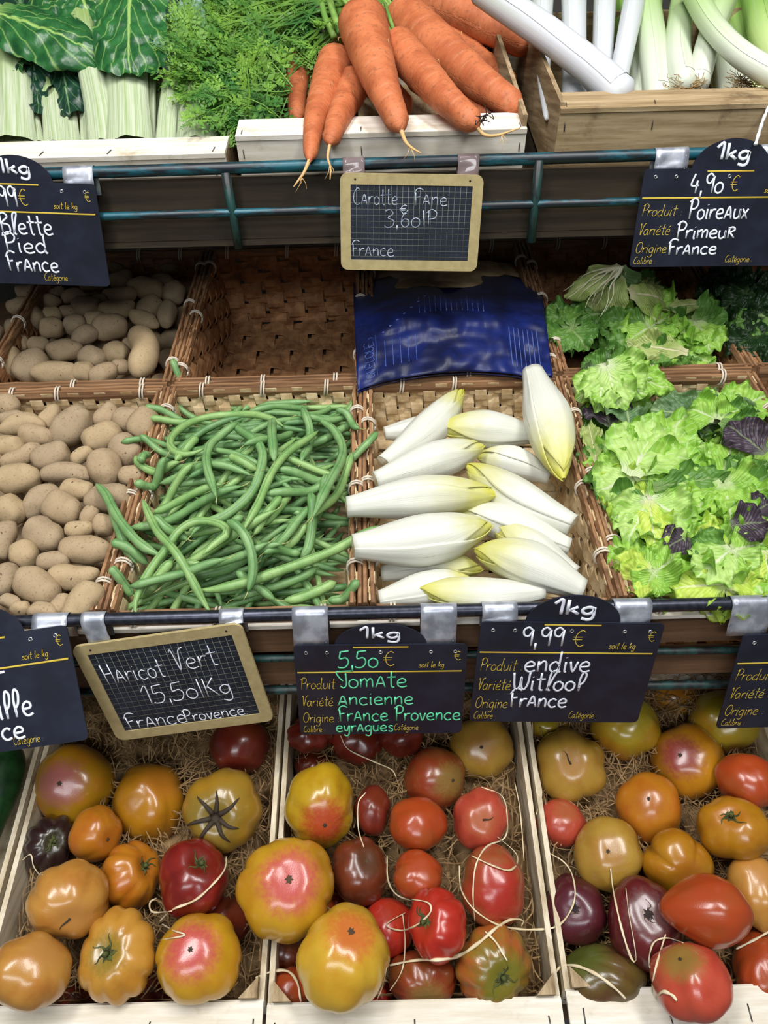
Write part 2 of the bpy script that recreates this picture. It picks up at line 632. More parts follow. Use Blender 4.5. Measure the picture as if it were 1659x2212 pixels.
BX = [-.613, -.317, -.027, .264, .556, .846]
T0, T1, T2 = -.012, .397, .822
basket('woven basket full of pale potatoes at the front left of the middle shelf', PB, BX[0], BX[1], T0, T1, .10, M['weave_pale'])
basket('woven basket heaped with green beans behind the bean slate', PB, BX[1], BX[2], T0, T1, .056, M['weave_pale'])
basket('woven basket of white endives behind the endive price sign', PB, BX[2], BX[3], T0, T1, .085, M['weave_pale'])
basket('woven basket of loose green lettuce at the front right of the middle shelf', PB, BX[3], BX[4], T0, T1, .11, M['weave_pale'])
SH = .004
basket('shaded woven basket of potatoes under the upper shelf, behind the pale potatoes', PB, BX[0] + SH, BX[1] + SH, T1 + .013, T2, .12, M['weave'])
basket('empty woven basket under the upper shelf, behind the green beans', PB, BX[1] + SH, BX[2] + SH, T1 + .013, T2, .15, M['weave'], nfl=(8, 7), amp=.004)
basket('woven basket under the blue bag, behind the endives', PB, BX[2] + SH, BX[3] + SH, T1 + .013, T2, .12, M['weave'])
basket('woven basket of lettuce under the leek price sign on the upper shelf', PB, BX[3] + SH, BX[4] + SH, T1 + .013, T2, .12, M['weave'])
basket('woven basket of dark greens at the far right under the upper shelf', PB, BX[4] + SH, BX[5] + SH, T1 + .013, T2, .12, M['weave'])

# ------------------------------------------------------------------ tomatoes
def tomato_mat(name, base, alt, pole, pole_r, streak=.25, alt_amt=.5, rough=.24, far=None, speck=0.0):
    """colours by direction from the visible pole (+z of the fruit)"""
    base, alt, pole, far = [c and tuple(q * k for q, k in zip(c, (.66, .61, .64, 1))) for c in (base, alt, pole, far)]
    t = NT(name, rough, .5)
    oc = t.coord('Object')
    nz = t.n('ShaderNodeVectorMath', operation='NORMALIZE')
    t.l(oc, nz.inputs[0])
    sp = t.n('ShaderNodeSeparateXYZ')
    t.l(nz.outputs[0], sp.inputs[0])
    z = sp.outputs[2]
    n1 = t.noise(nz.outputs[0], 1.5, 3, .6)
    c = t.mix(t.ramp(n1, .5 - .25 * alt_amt, .75, 0, 1), base, alt)
    if far:
        c = t.mix(t.ramp(t.math('ADD', z, t.math('MULTIPLY', n1, -.8)), -.1, -1.0, 0, 1), c, far)
    # streaks that run out from the pole
    mp = t.n('ShaderNodeMapping')
    mp.inputs['Scale'].default_value = (9, 9, 1.0)
    t.l(nz.outputs[0], mp.inputs[0])
    n2 = t.noise(mp.outputs[0], 1.0, 3, .6)
    zz = t.math('ADD', z, t.math('MULTIPLY', t.math('SUBTRACT', n2, .5), streak))
    lim = math.cos(math.radians(pole_r))
    c = t.mix(t.ramp(zz, lim - .16 - streak * .3, lim + (1 - lim) * .95, 0, .9), c, pole)
    if speck:
        n3 = t.noise(nz.outputs[0], 40, 2, .6)
        c = t.mix(t.ramp(n3, .62, .72, 0, speck), c, sr(60, 45, 20))
    t.col(c)
    t.b.inputs['Coat Weight'].default_value = .25
    t.b.inputs['Coat Roughness'].default_value = .12
    n4 = t.noise(nz.outputs[0], 30, 3, .6)
    t.bump(n4, .12, .001)
    return t.m


TM = {
    'pinkstar': tomato_mat('yellow_tomato_pink_star', sr(228, 180, 44), sr(220, 160, 38), sr(218, 82, 92), 34, .35),
    'olivepink': tomato_mat('olive_tomato_pink_blush', sr(186, 142, 28), sr(198, 132, 36), sr(186, 110, 108), 26, .3),
    'yellowred': tomato_mat('yellow_tomato_red_blush', sr(206, 172, 36), sr(190, 144, 24), sr(194, 62, 44), 30, .4),
    'yellow': tomato_mat('yellow_tomato', sr(232, 192, 58), sr(226, 174, 44), sr(224, 120, 54), 20, .3),
    'purplestar': tomato_mat('orange_yellow_tomato_purple_star', sr(212, 150, 34), sr(200, 132, 28), sr(158, 62, 70), 26, .3),
    'mustard': tomato_mat('mustard_tomato', sr(196, 140, 30), sr(184, 122, 26), sr(196, 128, 40), 18, .2),
    'orange': tomato_mat('orange_mustard_tomato', sr(206, 136, 36), sr(200, 116, 32), sr(190, 116, 36), 16, .2),
    'tan': tomato_mat('tan_orange_tomato', sr(212, 158, 70), sr(204, 138, 58), sr(208, 152, 76), 18, .2),
    'olive': tomato_mat('olive_green_tomato', sr(170, 140, 50), sr(186, 142, 40), sr(140, 122, 50), 40, .3),
    'paleolive': tomato_mat('pale_olive_tomato', sr(196, 160, 66), sr(182, 140, 50), sr(188, 140, 66), 20, .2, speck=.4),
    'yellowgreen': tomato_mat('yellow_green_tomato', sr(198, 178, 50), sr(206, 158, 40), sr(180, 166, 44), 40, .2, far=sr(206, 130, 50)),
    'ribyellow': tomato_mat('ribbed_yellow_tomato', sr(220, 166, 66), sr(206, 146, 48), sr(150, 134, 50), 22, .25),
    'darkred': tomato_mat('dark_red_tomato', sr(146, 40, 32), sr(120, 32, 26), sr(120, 40, 24), 18, .2),
    'shadered': tomato_mat('shaded_red_tomato', sr(132, 50, 34), sr(106, 42, 28), sr(126, 56, 30), 22, .3),  # shade put into the red, for fruit low down and under signs
    'brownred': tomato_mat('brown_red_tomato', sr(156, 66, 34), sr(142, 84, 40), sr(150, 126, 62), 26, .4, speck=.25),
    'brown': tomato_mat('dull_brown_tomato', sr(128, 62, 34), sr(112, 56, 32), sr(96, 62, 36), 18, .3),
    'orangered': tomato_mat('orange_red_tomato', sr(190, 80, 36), sr(176, 88, 38), sr(188, 80, 34), 16, .2),
    'red': tomato_mat('bright_red_tomato', sr(204, 58, 40), sr(186, 46, 32), sr(180, 60, 34), 16, .2),
    'coral': tomato_mat('coral_red_tomato', sr(202, 88, 64), sr(184, 72, 50), sr(190, 110, 66), 18, .3),
    'coralgreen': tomato_mat('coral_tomato_green_shoulder', sr(212, 92, 66), sr(200, 76, 54), sr(158, 136, 60), 24, .3),
    'redblotch': tomato_mat('red_blotched_tomato', sr(186, 78, 50), sr(172, 104, 56), sr(190, 54, 42), 34, .5),
    'greenred': tomato_mat('green_shouldered_tomato', sr(196, 106, 48), sr(150, 132, 44), sr(118, 128, 40), 52, .5),
    'greenbrown': tomato_mat('green_brown_tomato', sr(114, 96, 46), sr(104, 74, 44), sr(96, 112, 44), 40, .4),
    'purple': tomato_mat('purple_tomato', sr(92, 36, 42), sr(78, 30, 34), sr(104, 50, 62), 30, .3, .3),
    'purplered': tomato_mat('purple_red_tomato', sr(116, 40, 40), sr(92, 32, 36), sr(128, 96, 92), 20, .4),
    'black': tomato_mat('black_purple_tomato', sr(56, 36, 36), sr(64, 46, 38), sr(70, 70, 44), 16, .4),
}
M['scar'] = plain('dry_brown_scar', sr(74, 50, 28), .8)
M['dark_scar'] = plain('dark_scar', sr(52, 40, 26), .8)
M['green_stem'] = plain('green_tomato_stem', sr(84, 92, 44), .7, .3, 0, (80, sr(52, 52, 26)))
M['hole'] = plain('dark_scar_hole', sr(30, 14, 14), .8)


class Fruit:
    pass


def view_basis(f):
    z = -f.ray.normalized()
    x = (RT - z * RT.dot(z)).normalized()
    return x, z.cross(x), z


def relax(items, iters=120, keep=.94):
    """moves piled things along their sight lines until neighbours just touch"""
    for it in range(iters):
        mv = 0
        for i, a in enumerate(items):
            for b in items[i + 1:]:
                d = (a.c - b.c).length
                need = (a.rm + b.rm) * keep
                if d < need:
                    hi, lo = (a, b) if a.d - a.rm * .0 - a.pri <= b.d - b.pri else (b, a)
                    st = min(.0025, (need - d) * .5)
                    hi.d -= st
                    lo.d += st
                    for q in (hi, lo):
                        q.c = CAM + q.ray * q.d
                        q.rm = q.rpx * q.d / FPX
                    mv += 1
        if not mv:
            break


def mkfruit(u, v, rx, ry, pl, h, pri=0.0):
    f = Fruit()
    f.u, f.v, f.rx, f.ry = u, v, rx, ry
    f.ray = ray(u, v)
    f.c = pl.px(u, v, h)
    f.d = (f.c - CAM).dot(FW)
    f.rpx = (rx + ry) / 2 if abs(rx - ry) < 14 else min(rx, ry) * 1.08
    f.rm = f.rpx * f.d / FPX
    f.pri = pri
    return f


def tomato_surface(f, rot, pole_dim, lobes, amp, seed, flat, heart):
    """returns fn(theta, phi) giving a local point (pole = +z)"""
    ph = seed * 1.7
    R = f.d / FPX
    Rw = rot
    VX, VY, VZ = view_basis(f)

    def fn(th, p):
        st, ct = math.sin(th), math.cos(th)
        cr = abs(math.cos(lobes * p / 2 + ph + .25 * math.sin(p * 2 + seed)))
        rib = 1 - (amp * 1.25 + .01) * (1 - cr ** .55) * min(1, st * 1.6)
        rib *= 1 + .035 * math.sin(2 * p + seed) + .02 * math.sin(3 * p + seed * 2.1)
        d = V((st * math.cos(p) * rib, st * math.sin(p) * rib, ct * flat))
        d *= 1 + .085 * noise.noise(d * 1.5 + V((seed * 3.1, 0, 0)))
        d.z -= pole_dim * math.exp(-(th / .34) ** 2) - pole_dim * .7 * math.exp(-((math.pi - th) / .34) ** 2)
        if heart:
            d.z += heart * max(0, ct) ** 5
        # world direction, then stretched to the outline's width and height
        w = Rw @ d
        x, y, z = w.dot(VX), w.dot(VY), w.dot(VZ)
        w = VX * (x * f.rx) + VY * (y * f.ry) + VZ * (z * (f.rx + f.ry) / 2 * .96)
        return Rw.transposed() @ (w * R)
    return fn


def build_tomato(f, kind, pole, mark, lobes=7, amp=.06, flat=.86, label='', heart=0.0, seed=1, group='heirloom tomatoes'):
    """pole: pixel where the marked end shows, or None when it faces away"""
    px, py = ((pole[0] - f.u) / f.rx, -(pole[1] - f.v) / f.ry) if pole else (.25, .55)
    q = math.hypot(px, py)
    if q > .93:
        px, py, q = px / q * .93, py / q * .93, .93
    zz = math.sqrt(1 - q * q)
    VX, VY, VZ = view_basis(f)
    axis = (VX * px + VY * py + VZ * zz).normalized()
    rot = axis.to_track_quat('Z', 'Y').to_matrix() @ Matrix.Rotation(seed * 2.3, 3, 'Z')
    dim = {'stem': .20, 'star': .18, 'hole': .12, 'scar': .08, 'line': .07, 'dot': .05, None: .05}[mark]
    fn = tomato_surface(f, rot, dim, lobes, amp, seed, flat, heart)
    nu, nv = 56, 30
    vs = [fn(0, 0)]
    for i in range(1, nv):
        for k in range(nu):
            vs.append(fn(math.pi * i / nv, 2 * math.pi * k / nu))
    vs.append(fn(math.pi, 0))
    fs = [(0, 1 + k, 1 + (k + 1) % nu) for k in range(nu)]
    for i in range(nv - 2):
        for k in range(nu):
            a, b = 1 + i * nu + k, 1 + i * nu + (k + 1) % nu
            fs.append((a, a + nu, b + nu, b))
    e = len(vs) - 1
    fs += [(e, 1 + (nv - 2) * nu + (k + 1) % nu, 1 + (nv - 2) * nu + k) for k in range(nu)]
    Mw = Matrix.Translation(f.c) @ rot.to_4x4()
    b = MB().add([Mw @ p for p in vs], fs)
    o = b.build('tomato', TM[kind], None, True, loc=f.c, rot=rot)
    tag(o, label, 'tomato', group)
    f.obj = o
    if not pole:
        return o
    lift = V((0, 0, .0006))
    R = f.rm

    def crack(p, t0, t1, w, part, mat, wob=.15):
        pts = []
        rr = []
        for k in range(9):
            s = k / 8
            pp = p + wob * math.sin(s * 5 + seed)
            q_ = fn(t0 + (t1 - t0) * s, pp)
            pts.append(Mw @ (q_ + q_.normalized() * .0003))
            rr.append(max(.0002, w * (1 - s) ** .6))
        MB().tube(pts, rr, 6).build(part, mat, o)
    if mark in ('dot', 'scar', 'hole', 'stem', 'star'):
        rad = {'dot': .055, 'scar': .10, 'hole': .12, 'stem': .16, 'star': .17}[mark]
        b = MB()
        grid_v, grid_f = [fn(0, 0) + lift], []
        n = 14
        for ring in (1, 2):
            for k in range(n):
                p = 2 * math.pi * k / n
                jag = 1 + .35 * math.sin(k * 2.6 + seed * 3)
                q_ = fn(rad * ring / 2 * jag * (.75 if mark == 'scar' else 1), p)
                grid_v.append(q_ + q_.normalized() * (.0005 if ring == 1 else .0002))
        for k in range(n):
            k2 = (k + 1) % n
            grid_f += [(0, 1 + k, 1 + k2), (1 + k, 1 + n + k, 1 + n + k2, 1 + k2)]
        b.add([Mw @ p for p in grid_v], grid_f)
        mt = {'dot': 'dark_scar', 'scar': 'scar', 'hole': 'hole', 'stem': 'green_stem', 'star': 'dark_scar'}[mark]
        b.build('blossom_scar' if mark in ('dot', 'scar', 'hole') else 'stem_scar', M[mt], o)
    if mark == 'star':
        for k in range(7):
            crack(2 * math.pi * k / 7 + .2 * math.sin(k * 3), .12, .82 + .12 * math.sin(k * 5), .0036, 'radial_crack', M['dark_scar'], .05)
    if mark == 'stem':
        top = fn(0, 0)
        pts = [Mw @ (top + V((0, 0, -.001))), Mw @ (top + V((.001, 0, .004))), Mw @ (top + V((.002, .001, .007)))]
        MB().tube(pts, [R * .075, R * .06, R * .065], 8).build('stem', M['green_stem'], o)
        for k in range(5):
            crack(2 * math.pi * k / 5 + .5 * math.sin(k * 3 + seed), .08, .34 + .12 * math.sin(k * 5), .0014, 'sepal', M['green_stem'], .2)
    if mark == 'line':
        crack(seed * 1.3, .02, .42, .0014, 'crack', M['dark_scar'], .1)
    if mark == 'hole':
        for k in range(5):
            crack(2 * math.pi * k / 5 + seed, .1, .22 + .1 * math.sin(k * 4), .0006, 'corky_crack', M['scar'], .3)
    return o


# u, v, rx, ry, kind, pole pixel, mark, lobes, rib depth, height, label
TOM = [
    # left crate
    (160, 1693, 84, 86, 'olivepink', (127, 1692), 'dot', 6, .03, .012, 'olive yellow tomato with a pink blush, at the top left of the left crate'),
    (325, 1733, 78, 86, 'mustard', None, None, 5, .06, .012, 'tall smooth mustard tomato between the pink blushed one and the star cracked one'),
    (482, 1750, 84, 88, 'olive', (462, 1770), 'star', 8, .05, .010, 'olive green tomato with dark star shaped cracks around its stem scar'),
    (208, 1802, 57, 60, 'orange', (238, 1815), 'scar', 6, .05, .0, 'small mustard orange tomato with a dark split, beside the blackish ribbed tomato'),
    (108, 1822, 54, 58, 'black', (116, 1817), 'stem', 9, .15, -.005, 'small blackish purple ribbed tomato against the left crate wall'),
    (283, 1890, 67, 74, 'orange', (322, 1866), 'stem', 8, .10, .008, 'ribbed orange mustard tomato left of the dark red one'),
    (418, 1898, 77, 81, 'darkred', (434, 1858), 'stem', 5, .05, .012, 'dark red glossy tomato under a long pale wood curl in the left crate'),
    (148, 1945, 84, 82, 'tan', (160, 1985), 'line', 7, .06, .008, 'broad tan orange tomato with a short dark crack at its base'),
    (66, 2098, 82, 78, 'tan', None, None, 6, .05, .01, 'large orange yellow tomato in the bottom left corner'),
    (255, 2065, 82, 97, 'ribyellow', (222, 2058), 'stem', 10, .10, .014, 'deeply ribbed yellow tomato with a green stem, at the front of the left crate'),
    (430, 2068, 96, 88, 'pinkstar', (408, 2052), 'dot', 7, .05, .02, 'yellow tomato with a pink star, at the front right of the left crate'),
    (518, 1606, 66, 66, 'shadered', None, None, 6, .05, .0, 'deep red tomato under the lower right corner of the bean slate'),
    (490, 1992, 55, 52, 'shadered', None, None, 6, .05, -.03, 'dark red tomato mostly hidden behind the yellow one with a pink star'),
    (325, 2135, 52, 42, 'shadered', None, None, 6, .05, -.03, 'dark red tomato peeping out between the ribbed yellow and pink starred ones'),
    (165, 2158, 40, 32, 'shadered', None, None, 6, .05, -.03, 'dark red tomato peeping out left of the ribbed yellow one at the front'),
    # middle crate
    (692, 1740, 79, 87, 'yellowred', (704, 1784), 'dot', 7, .05, .014, 'yellow tomato with a red blush on its lower side'),
    (620, 1918, 101, 110, 'pinkstar', (624, 1899), 'scar', 8, .06, .05, 'largest tomato, orange yellow with a pink star, lying over the crate divider'),
    (742, 2066, 98, 108, 'yellow', (760, 2012), 'scar', 8, .05, .045, 'big pale yellow tomato at the front of the middle crate'),
    (940, 1683, 70, 67, 'brownred', (982, 1686), 'dot', 6, .02, .004, 'brown red tomato with an olive scarred side, above the row of red ones'),
    (903, 1780, 63, 60, 'orangered', None, None, 6, .05, .0, 'round orange red tomato at the centre of the middle crate'),
    (1038, 1770, 61, 67, 'coral', (1042, 1772), 'line', 5, .06, -.002, 'red brown tomato with a healed crack, close to the right side of the middle crate'),
    (902, 1890, 57, 52, 'orangered', None, None, 4, .09, -.002, 'small two lobed orange red tomato below the round one'),
    (1065, 1915, 72, 82, 'redblotch', (1080, 1930), None, 6, .05, .006, 'red tomato with yellowish blotches under a looping wood curl'),
    (945, 1998, 69, 75, 'red', (906, 1988), 'stem', 7, .10, .012, 'bright red ribbed tomato with a dark stem scar on its left'),
    (838, 2004, 60, 62, 'red', None, None, 6, .05, -.012, 'red tomato half hidden behind the big pale yellow one'),
    (776, 1882, 66, 70, 'brown', (797, 1858), 'scar', 7, .05, -.006, 'dull brown tomato with a dark scar, right of the largest tomato'),
    (805, 1750, 40, 54, 'shadered', None, None, 6, .05, -.012, 'narrow dark red tomato between the red blushed yellow one and the round orange red one'),
    (1040, 1615, 70, 68, 'paleolive', (1040, 1614), 'dot', 7, .03, .002, 'pale olive tomato between the two price signs, with a dark central dot'),
    (670, 1588, 52, 42, 'shadered', None, None, 8, .08, .0, 'dark red ribbed tomato under the left end of the tomato price sign'),
    (770, 1602, 56, 54, 'shadered', None, None, 6, .05, -.004, 'dark red tomato under the middle of the tomato price sign'),
    (868, 1588, 52, 46, 'shadered', None, None, 6, .05, .0, 'dark red tomato under the right half of the tomato price sign'),
    (680, 1655, 44, 38, 'shadered', None, None, 6, .05, -.03, 'dark red tomato just above the red blushed yellow one'),
    (1066, 2085, 82, 85, 'greenred', (1090, 2118), 'stem', 10, .11, .012, 'green and orange ribbed tomato at the front right of the middle crate'),
    (912, 2118, 76, 64, 'brownred', (925, 2160), None, 9, .08, .0, 'brown red ribbed tomato at the front of the middle crate, beside the green one'),
    (618, 2050, 54, 56, 'brown', None, None, 6, .05, -.03, 'brownish red tomato tucked under the largest tomato'),
    (628, 2135, 46, 42, 'orangered', None, None, 6, .05, -.015, 'small orange red tomato in the front left corner of the middle crate'),
    (728, 1952, 36, 36, 'orangered', None, None, 6, .05, -.035, 'small orange tomato seen in the gap between the two biggest yellow ones'),
    (815, 2150, 40, 40, 'red', None, None, 6, .05, -.03, 'red tomato peeping out right of the big pale yellow one'),
    # right crate
    (1230, 1655, 80, 78, 'paleolive', (1236, 1652), 'line', 6, .08, .012, 'tan olive tomato with a long brown crack, at the left of the right crate'),
    (1348, 1567, 74, 72, 'yellowgreen', None, None, 6, .05, .0, 'olive yellow tomato partly behind the lower right corner of the endive sign'),
    (1483, 1645, 79, 76, 'purplestar', (1470, 1630), 'dot', 6, .02, .014, 'orange yellow tomato with a purple pink centre'),
    (1567, 1556, 78, 68, 'yellowgreen', None, None, 6, .05, .0, 'yellow green tomato behind the lower left corner of the rightmost sign'),
    (1452, 1508, 56, 40, 'mustard', None, None, 6, .05, -.03, 'mustard tomato at the very back, close under the shelf board'),
    (1182, 1568, 48, 28, 'yellowgreen', None, None, 6, .05, -.014, 'yellow tomato just showing below the endive sign'),
    (1612, 1686, 62, 62, 'orangered', None, None, 5, .05, .0, 'red orange tomato at the right edge below the yellow green one'),
    (1402, 1742, 70, 70, 'orange', (1403, 1725), 'dot', 6, .02, .008, 'round mustard orange tomato at the centre of the right crate'),
    (1585, 1790, 75, 70, 'mustard', (1582, 1757), 'stem', 6, .06, .01, 'yellow orange tomato with a dark dried stem scar, at the right edge'),
    (1212, 1778, 53, 52, 'coral', None, None, 5, .05, -.005, 'small coral red tomato against the left wall of the right crate'),
    (1314, 1845, 73, 77, 'paleolive', (1314, 1839), 'dot', 6, .02, .008, 'round yellow olive tomato directly above the two purple ones'),
    (1462, 1860, 76, 73, 'mustard', (1486, 1892), None, 3, .22, .012, 'mustard tomato with a deep crease, above the pointed red orange one'),
    (1634, 1925, 56, 80, 'tan', None, None, 6, .05, .006, 'orange yellow tomato cut by the right edge of the photo'),
    (1243, 1965, 64, 72, 'purple', (1243, 1963), 'hole', 6, .03, .002, 'dark purple tomato with a small round hole, beside the crate divider'),
    (1390, 1992, 80, 90, 'purplered', (1406, 1973), 'hole', 6, .04, .0, 'large purple red tomato with a corky scar'),
    (1538, 1966, 86, 76, 'orangered', (1452, 1966), None, 6, .04, .016, 'pointed heart shaped red orange tomato'),
    (1297, 2112, 97, 66, 'greenbrown', (1250, 2070), None, 7, .06, .004, 'green brown tomato under a white wood curl, front left of the right crate'),
    (1492, 2120, 87, 80, 'coralgreen', (1476, 2072), 'dot', 6, .03, .012, 'coral red tomato with a greenish shoulder, at the front of the right crate'),
    (1644, 2092, 62, 76, 'orangered', (1640, 2050), None, 8, .08, .006, 'ribbed orange red tomato in the bottom right corner'),
    (1420, 2140, 34, 34, 'purplered', None, None, 6, .04, -.03, 'dark tomato deep between the green brown and coral ones'),
]
fr = []
for k, r in enumerate(TOM):
    fr.append(mkfruit(r[0], r[1], r[2], r[3], PC, r[9] - .005 - (.020 if r[1] > 2080 and r[1] + r[3] > 2165 else .022 if r[1] < 1640 else .008 if r[1] < 1700 else 0), r[9] * .5))
relax(fr)
for k, (f, r) in enumerate(zip(fr, TOM)):
    build_tomato(f, r[4], r[5], r[6], r[7], r[8], .84 if r[8] > .07 else .9, r[10],   .5 if 'heart' in r[10] else 0.0, seed=k + 1)
    w_ = [p for p in (0,)]

# cucumbers at the left edge
M['cuke'] = plain('dark_green_cucumber_skin', sr(22, 58, 28), .4, .5, 0, (60, sr(40, 84, 38)))
for (a, b_, rr, lb) in (((26, 1610), (-70, 1900), .023, 'dark green cucumber touching the left crate of tomatoes'),
                        ((-55, 1600), (-150, 1880), .023, 'dark green cucumber cut off by the left edge of the photo')):
    p, q = PC.px(a[0], a[1], -.02), PC.px(b_[0], b_[1], -.025)
    q = p + (q - p).normalized() * min((q - p).length, .24)
    pts = [p.lerp(q, k / 20) + PC.X * (.004 * math.sin(k * .3)) for k in range(21)]
    rad = [rr * (1 - abs(k / 10 - 1) ** 5) ** .5 * (1 + .02 * math.sin(k * 2.1)) + .001 for k in range(21)]
    c = MB().tube(pts, rad, 20).build('cucumber', M['cuke'])
    tag(c, lb, 'cucumber', 'cucumbers')
    MB().tube([p + (p - q).normalized() * -.001, p + (p - q).normalized() * .008], [.005, .004], 8).build('stem_end', M['green_stem'], c)

# ------------------------------------------------------------------ wood wool
t = NT('wood_wool_fibre', .7, .3)
f_ = t.noise(t.coord(), 35, 2)
t.col(t.mix(t.ramp(f_, .35, .65), sr(158, 128, 88), sr(108, 82, 52)))
M['wool'] = t.m
M['raffia'] = plain('pale_wood_curl', sr(226, 212, 180), .6, .4, 0, (40, sr(200, 180, 140)))


def wool(label, x0, x1, t0, t1, n, seed):
    rnd = random.Random(seed)
    b = MB()
    # a matted bed the strands lie on
    rows = []
    for i in range(25):
        row = []
        for j in range(19):
            x, tt = x0 + (x1 - x0) * j / 18, t0 + (t1 - t0) * i / 24
            edge = min(j, 18 - j, i, 24 - i)
            row.append(PC.pt(x, tt, -.058 + .012 * noise.noise(V((x * 30, tt * 30, seed))) - (.008 if edge == 0 else 0)))
        rows.append(row)
    b.sheet(rows, .004)
    for i in range(n):
        x, tt = rnd.uniform(x0 + .01, x1 - .01), rnd.uniform(t0 + .01, t1 - .01)
        a, cur = rnd.uniform(0, 6.3), rnd.uniform(-60, 60)
        h = rnd.uniform(-.054, -.022)
        L = rnd.uniform(.03, .09)
        pts = []
        for k in range(9):
            pts.append(PC.pt(min(x1 - .004, max(x0 + .004, x)), min(t1 - .004, max(t0 + .004, tt)), h + .006 * math.sin(k * .9 + i)))
            x += math.cos(a) * L / 8
            tt += math.sin(a) * L / 8
            a += cur * L / 8
        b.tube(pts, rnd.uniform(.0005, .0009), 4, flat=(1, .5))
    o = b.build('wood_wool', M['wool'], None, False)
    tag(o, label, 'wood wool', kind='stuff')
    return o


wool('brown wood wool lining the left tomato crate', -.445, -.151, .008, .39, 1500, 1)
wool('brown wood wool lining the middle tomato crate', -.130, .167, .006, .39, 1100, 2)
wool('brown wood wool lining the right tomato crate', .190, .489, .010, .39, 1500, 3)

# long pale wood curls lying over the fruit: draped on what lies beneath them
from mathutils.bvhtree import BVHTree


def bvh_of(objs):
    vs, fs = [], []
    for o in objs:
        n = len(vs)
        Mo = WM[o.name]
        vs += [Mo @ v.co for v in o.data.vertices]
        fs += [tuple(i + n for i in p.vertices) for p in o.data.polygons]
    return BVHTree.FromPolygons(vs, fs)


TREE = bvh_of([f.obj for f in fr])


def drape(u, v, lift, pl, h0):
    r = ray(u, v)
    rn = r.normalized()
    hit = TREE.ray_cast(CAM, rn)
    q = pl.px(u, v, h0)
    dq = (q - CAM).length
    d = min(dq, hit[3]) if hit[0] is not None else dq
    return d - lift, rn


def curl(pts, w, label):
    P = catmull([V((x, y, 0)) for x, y in pts], 8)
    P = resample(P, max(12, int(len(P) * .9)))
    ds, rs = [], []
    for p in P:
        d, rn = drape(p.x, p.y, .0025, PC, -.01)
        ds.append(d)
        rs.append(rn)
    for _ in range(3):
        sm = [min(ds[i], (ds[max(i - 1, 0)] + ds[i] + ds[min(i + 1, len(ds) - 1)]) / 3) for i in range(len(ds))]
        ds = [sm[0]] + [(sm[i - 1] + 2 * sm[i] + sm[i + 1]) / 4 if sm[i] <= ds[i] + .02 else sm[i] for i in range(1, len(sm) - 1)] + [sm[-1]]
    W = [CAM + rn * d for rn, d in zip(rs, ds)]
    n = len(W)
    rad = [w * (.55 + .45 * math.sin(math.pi * (k + 1) / (n + 1))) * (1 + .2 * math.sin(k * .8)) for k in range(n)]
    o = MB().tube(W, rad, 6, flat=(1, .45), twist=.05).build('wood_curl', M['raffia'])
    tag(o, label, 'wood curl', 'long pale wood wool curls')


